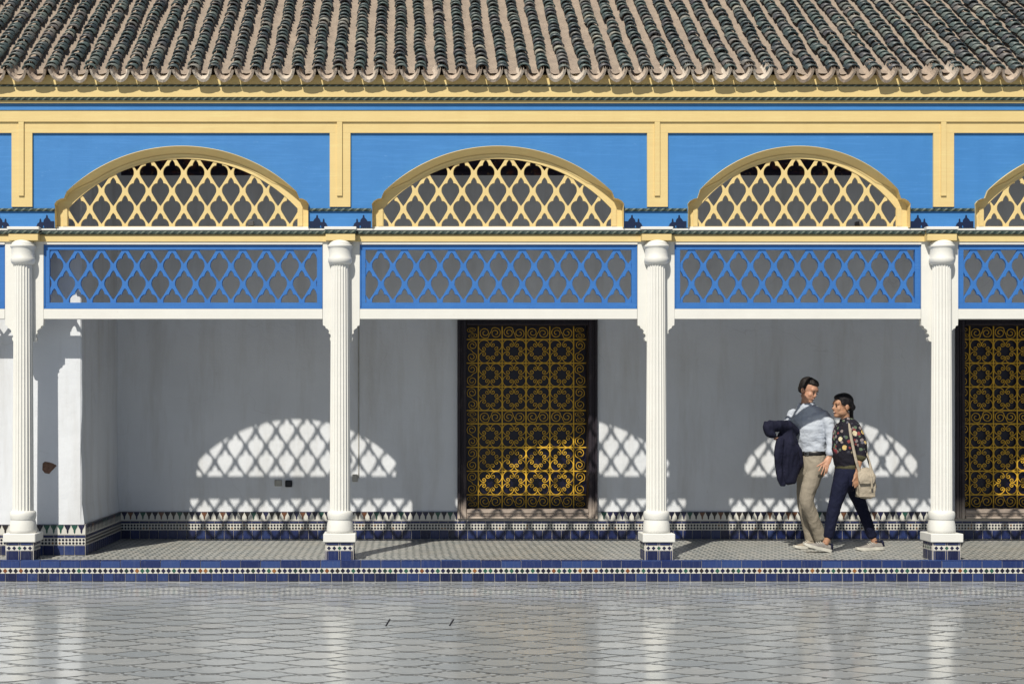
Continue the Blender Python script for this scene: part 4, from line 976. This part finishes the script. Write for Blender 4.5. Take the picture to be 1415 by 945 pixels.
for sx in (-1, 1): blob(bm, (sx * .068, .020, .030), (.014, .034, .040), Hm); blob(bm, (sx * .071, .000, .010), (.008, .011, .026), Hm)
fuse(bm, 'hair', M['hair_m'], .005, 4, .002, 60, MB_, man)
bm = bmesh.new()
limb(bm, [mp_(1114.5, 560.5, .01), mp_(1115, 564), mp_(1115.5, 569), mp_(1116, 578), mp_(1117, 592), mp_(1119, 606), mp_(1121, 619), mp_(1121.5, 627)],
     [(.072, .068), (.125, .080), (.186, .090), (.212, .112), (.203, .124), (.180, .120), (.164, .114), (.156, .110)], sM, 4, 24)
limb(bm, [mp_(1136.5, 572.5, -.11), mp_(1144.5, 584, -.14), mp_(1148, 602, -.165), mp_(1148.5, 615, -.19), mp_(1147.2, 627.5, -.215)], [.066, .062, .056, .050, .044])
limb(bm, [mp_(1097.5, 571.5, .11), mp_(1090, 585, .09), mp_(1090, 598, .05), mp_(1083, 601, -.03)], [.066, .062, .056, .048])
shirt = fuse(bm, 'shirt', M['shirt'], .0075, 5, .0095, 11, MB_, man, 3, (1, 1, 1.5))
bm = bmesh.new()                                    # collar wings and placket
for sx, ang in ((-1, 0), (1, 0)):
    o0 = mp_(1114.6, 560.2, .0); a = o0 + sM * sx * .062 + fM * .045; b = o0 + sM * sx * .012 + fM * .088 - Vector((0, 0, .048)); c_ = o0 + sM * sx * .092 + fM * .050 - Vector((0, 0, .042)); d_ = o0 + sM * sx * .075 - fM * .03 + Vector((0, 0, .016))
    tube(bm, [a + Vector((0, 0, .012)), (b + c_) / 2], [(.022, .006), (.034, .005)], sM, 8); tube(bm, [d_, a + Vector((0, 0, .008))], [(.008, .018), (.008, .020)], sM, 8)
o = fuse(bm, 'collar', M['shirt'], .005, 1, 0, base=MB_, parent=shirt)
bm = bmesh.new(); limb(bm, [mp_(1121, 624.2), mp_(1121.2, 628.6)], [(.166, .119), (.166, .119)], sM, 2, 28)
belt = obj('belt', bm, M['belt'], man, True); belt.data.transform(Matrix.Translation(-MB_))
bc = mp_(1121, 626.4) + fM * .122; bm = bmesh.new(); R3 = Matrix((sM, -fM, Vector((0, 0, 1)))).transposed().to_4x4(); R3.translation = bc
bmesh.ops.transform(box(bm, -.022, .022, -.006, .002, -.019, .019, bev=.003), matrix=R3, verts=bm.verts[:]); o = obj('buckle', bm, M['metal'], belt); o.data.transform(Matrix.Translation(-MB_))
bm = bmesh.new()
limb(bm, [mp_(1121, 626.5), mp_(1121, 634), mp_(1121, 646), mp_(1121, 655)], [(.158, .112), (.168, .122), (.172, .130), (.150, .12)], sM, 3, 24)
limb(bm, [mp_(1128, 640, -.07), mp_(1121, 665, -.10), mp_(1114.5, 690, -.12), mp_(1119, 705, -.11), mp_(1127, 724, -.08), mp_(1134, 744, -.05)], [.098, .088, .074, .068, .064, .066])
limb(bm, [mp_(1115, 642, .08), mp_(1112, 667, .08), mp_(1111, 692, .06), mp_(1115, 718, .07), mp_(1121.5, 746, .08)], [.098, .086, .072, .064, .068])
fuse(bm, 'trousers', M['chino'], .0075, 4, .0055, 13, MB_, man, 9, (1.2, 1.2, .75))
shoe(man, MB_, W(1128, 757.5, 1.06), W(1097.5, 757.5, 1.0), M['shoe_m'])
shoe(man, MB_, W(1145, 754, 1.06), W(1116, 757.5, .99), M['shoe_m'])

# ---- jacket carried over his right forearm
bm = bmesh.new(); JB = mp_(1085, 672, -.14)
limb(bm, [mp_(1100, 597, -.06), mp_(1094, 592.5, -.1), mp_(1086, 589.5, -.15), mp_(1077, 588.5, -.2), mp_(1067, 589, -.22), mp_(1060.5, 592.5, -.23)],
     [(.05, .045), (.058, .056), (.06, .064), (.058, .060), (.06, .066), (.050, .074)], Vector((0, 1, 0)), 4, 18)
limb(bm, [mp_(1058, 583, -.23), mp_(1059, 590, -.235), mp_(1063, 598, -.235), mp_(1069, 601, -.225)], [(.03, .022), (.055, .04), (.06, .045), (.045, .03)], Vector((0, 1, 0)), 4, 14)
limb(bm, [mp_(1087, 593, -.12), mp_(1086.5, 612, -.17), mp_(1088, 632, -.17), mp_(1088.5, 650, -.16), mp_(1088, 666, -.15)], [(.070, .06), (.102, .062), (.126, .055), (.128, .050), (.082, .042)], Vector((1, 0, 0)), 4, 24)
limb(bm, [mp_(1093, 600, -.1), mp_(1098.5, 618, -.1), mp_(1102.5, 638, -.1), mp_(1098, 655, -.1)], [(.05, .05), (.058, .05), (.058, .045), (.04, .03)], Vector((1, 0, 0)), 4, 16)
limb(bm, [mp_(1079, 606, -.21), mp_(1076, 630, -.21), mp_(1078, 655, -.2), mp_(1082, 671, -.19)], [(.035, .04), (.045, .035), (.04, .03), (.03, .022)], Vector((1, 0, 0)), 4, 14)
jk = fuse(bm, 'jacket', M['jacket'], .0075, 2, .016, 10, JB, None, 5, (1.4, 1, .6)); tag(jk, 'dark navy jacket draped over the forearm of the man', 'jacket')

# ---- woman: walking left in profile
YW = .72; wp = lambda px, py, dy=0.0: W(px, py, YW + dy)
WB = Vector((wx(1172, YW), YW, FLOOR)); fW = Vector((-.9, -.44, 0)); sW = Vector((.44, -.9, 0))
Hw = frame_at(wp(1163.5, 561, 0), (-.95, -.31), math.radians(-2), 0) @ Matrix.Diagonal((1.07, 1.07, 1.07, 1))
bm = bmesh.new(); head_bm(bm, Hw, .94)
limb(bm, [wp(1167, 570), wp(1168, 578), wp(1170, 588)], [.046, .046, .06], sW)
limb(bm, [wp(1170, 586), wp(1170, 605), wp(1169, 625), wp(1170, 650), wp(1171, 662)], [(.13, .07), (.135, .08), (.115, .07), (.13, .085), (.12, .085)], sW)
WAL = [wp(1182, 590, -.13), wp(1190, 620, -.16), wp(1188.5, 632, -.17), wp(1185, 651, -.18)]; limb(bm, WAL, [.040, .036, .033, .022])
limb(bm, [wp(1160, 590, .12), wp(1155, 618, .12), wp(1158, 640, .20)], [.04, .034, .022])
hand(bm, wp(1185, 651, -.18), wp(1182.5, 663, -.185), [wp(1178.5, 671.5, -.19), wp(1181, 674, -.19), wp(1183, 673.5, -.185), wp(1185.5, 671.5, -.18)], wp(1178, 665, -.2), .012, .034, Vector((-.9, -.2, 0)))
hand(bm, wp(1158, 640, .20), wp(1157, 650, .20), [wp(1155, 658, .2), wp(1156, 660, .2), wp(1158, 660, .2), wp(1160, 658, .2)], wp(1153, 653, .2), .012, .032, Vector((-.9, 0, 0)))
limb(bm, [wp(1166, 655, -.05), wp(1153.5, 699, -.09), wp(1144.5, 740, -.10), wp(1140.5, 751, -.10)], [.07, .045, .033, .034]); limb(bm, [wp(1176, 655, .07), wp(1190, 699, .12), wp(1205, 740, .13), wp(1209, 751, .13)], [.07, .045, .033, .034])
wom = fuse(bm, 'person', M['skin_w'], .0052, 5, base=WB)
tag(wom, 'woman in dark floral blouse and navy jeans walking left beside the man', 'person')
face_parts(Hw, wom, WB)
bm = bmesh.new(); blob(bm, (0, .022, .050), (.080, .096, .080), Hw); blob(bm, (0, -.034, .080), (.060, .046, .034), Hw); blob(bm, (0, -.006, .078), (.072, .066, .046), Hw); blob(bm, (0, .085, .005), (.058, .040, .050), Hw); blob(bm, (0, .118, -.008), (.032, .030, .034), Hw)
for sx in (-1, 1): blob(bm, (sx * .063, .004, .038), (.014, .062, .040), Hw)
limb(bm, [Hw @ Vector(p) for p in ((.0, .112, -.02), (-.015, .118, -.06), (-.03, .135, -.11), (-.035, .165, -.16))], [.022, .021, .020, .010])
fuse(bm, 'hair', M['hair_w'], .005, 5, .0015, 50, WB, wom)
bm = bmesh.new()
limb(bm, [wp(1168.5, 581), wp(1169.5, 584), wp(1170.5, 590), wp(1170, 602), wp(1168.5, 618), wp(1168.5, 632), wp(1170, 645)],
     [(.075, .062), (.125, .085), (.158, .105), (.170, .124), (.165, .126), (.150, .112), (.138, .095)], sW, 4, 22)
limb(bm, [wp(1181, 589.5, -.12), wp(1187, 605, -.145), wp(1190.5, 620, -.16), wp(1189.2, 632, -.17)], [.062, .062, .058, .052])
limb(bm, [wp(1160.5, 590, .12), wp(1157, 605, .12), wp(1156, 618, .15), wp(1157.5, 631, .18)], [.06, .058, .054, .046])
bl = fuse(bm, 'blouse', M['floral'], .007, 4, .008, 12, WB, wom, 21, (1, 1, 1.3))
bm = bmesh.new(); limb(bm, [wp(1170, 643), wp(1170.4, 647.5)], [(.142, .099), (.140, .097)], sW, 2, 24); o = obj('hem', bm, M['olive'], bl, True); o.data.transform(Matrix.Translation(-WB))
bm = bmesh.new(); limb(bm, [wp(1189.3, 630.5, -.17), wp(1188.9, 633.3, -.171)], [.0555, .0545], n=18, k=2); o = obj('cuff', bm, M['olive'], bl, True); o.data.transform(Matrix.Translation(-WB))
bm = bmesh.new()
limb(bm, [wp(1170.5, 645), wp(1170.5, 652), wp(1170.5, 662), wp(1170, 670)], [(.132, .092), (.150, .112), (.155, .120), (.13, .11)], sW, 3, 22)
limb(bm, [wp(1166, 656, -.05), wp(1160, 676, -.075), wp(1153.5, 698, -.09), wp(1149.5, 715, -.095), wp(1144.8, 741, -.10)], [.094, .086, .068, .064, .050])
limb(bm, [wp(1176, 656, .07), wp(1182, 678, .10), wp(1190, 699, .12), wp(1197, 718, .125), wp(1205.3, 741, .13)], [.094, .082, .064, .058, .048])
fuse(bm, 'jeans', M['jeans'], .007, 4, .0045, 15, WB, wom, 33, (1.2, 1.2, .9))
bm = bmesh.new(); blob(bm, tuple(wp(1174.5, 651.3, -.125)), (.007, .006, .007)); o = obj('rivet', bm, M['metal'], wom, True); o.data.transform(Matrix.Translation(-WB))
shoe(wom, WB, W(1146.5, 763, .63), W(1110.5, 754, .60), M['shoe'])
shoe(wom, WB, W(1219, 759, .86), W(1184, 760.5, .81), M['shoe'])

# ---- canvas satchel at her hip
bm = bmesh.new(); BB = W(1196, 688, .59)
b_ = lambda px, py, dy=0: W(px, py, .57 + dy)
limb(bm, [b_(1194, 650), b_(1196, 660), b_(1197, 672), b_(1196, 684)], [(.075, .055), (.095, .068), (.100, .072), (.092, .060)], Vector((1, 0, .05)), 4, 20)
box(bm, wx(1184.5, .57), wx(1208, .57), .51, .63, wz(686.5, .57), wz(655, .57))
bag = fuse(bm, 'satchel', M['canvas'], .006, 6, .009, 13, BB, None, 2); tag(bag, 'beige canvas satchel hanging from the shoulder of the woman', 'bag')
bm = bmesh.new(); limb(bm, [b_(1195.5, 648, -.02), b_(1197, 655, -.072), b_(1198, 662, -.088), b_(1198, 668, -.086)], [(.075, .012), (.092, .010), (.090, .010), (.080, .008)], Vector((1, 0, 0)), 4, 14)
fuse(bm, 'flap', M['canvas'], .006, 2, .004, 16, BB, bag)
for k, dx in ((0, 1203),):
    bm = bmesh.new(); limb(bm, [b_(dx, 655, -.085), b_(dx + 1.5, 664, -.10), b_(dx + 2, 675, -.095)], [(.011, .005)] * 3, Vector((1, 0, 0)), 4, 8); o = obj('buckle_strap', bm, M['canvas'], bag, True); o.data.transform(Matrix.Translation(-BB))
bm = bmesh.new()
limb(bm, [wp(1176, 583, -.06), wp(1174.2, 586, -.12), wp(1175.5, 600, -.185), wp(1179, 618, -.2), wp(1184, 640, -.21), wp(1188, 652, -.20)], [(.016, .004)] * 6, Vector((1, .2, 0)), 5, 8)
limb(bm, [wp(1176, 583, -.06), wp(1181, 586, .0), wp(1192, 605, .06), wp(1197, 625, .05), wp(1203, 645, -.04), wp(1206, 655, -.10)], [(.016, .004)] * 6, Vector((1, .2, 0)), 5, 8)
o = obj('strap', bm, M['canvas'], bag, True); o.data.transform(Matrix.Translation(-BB))

finish_fused()
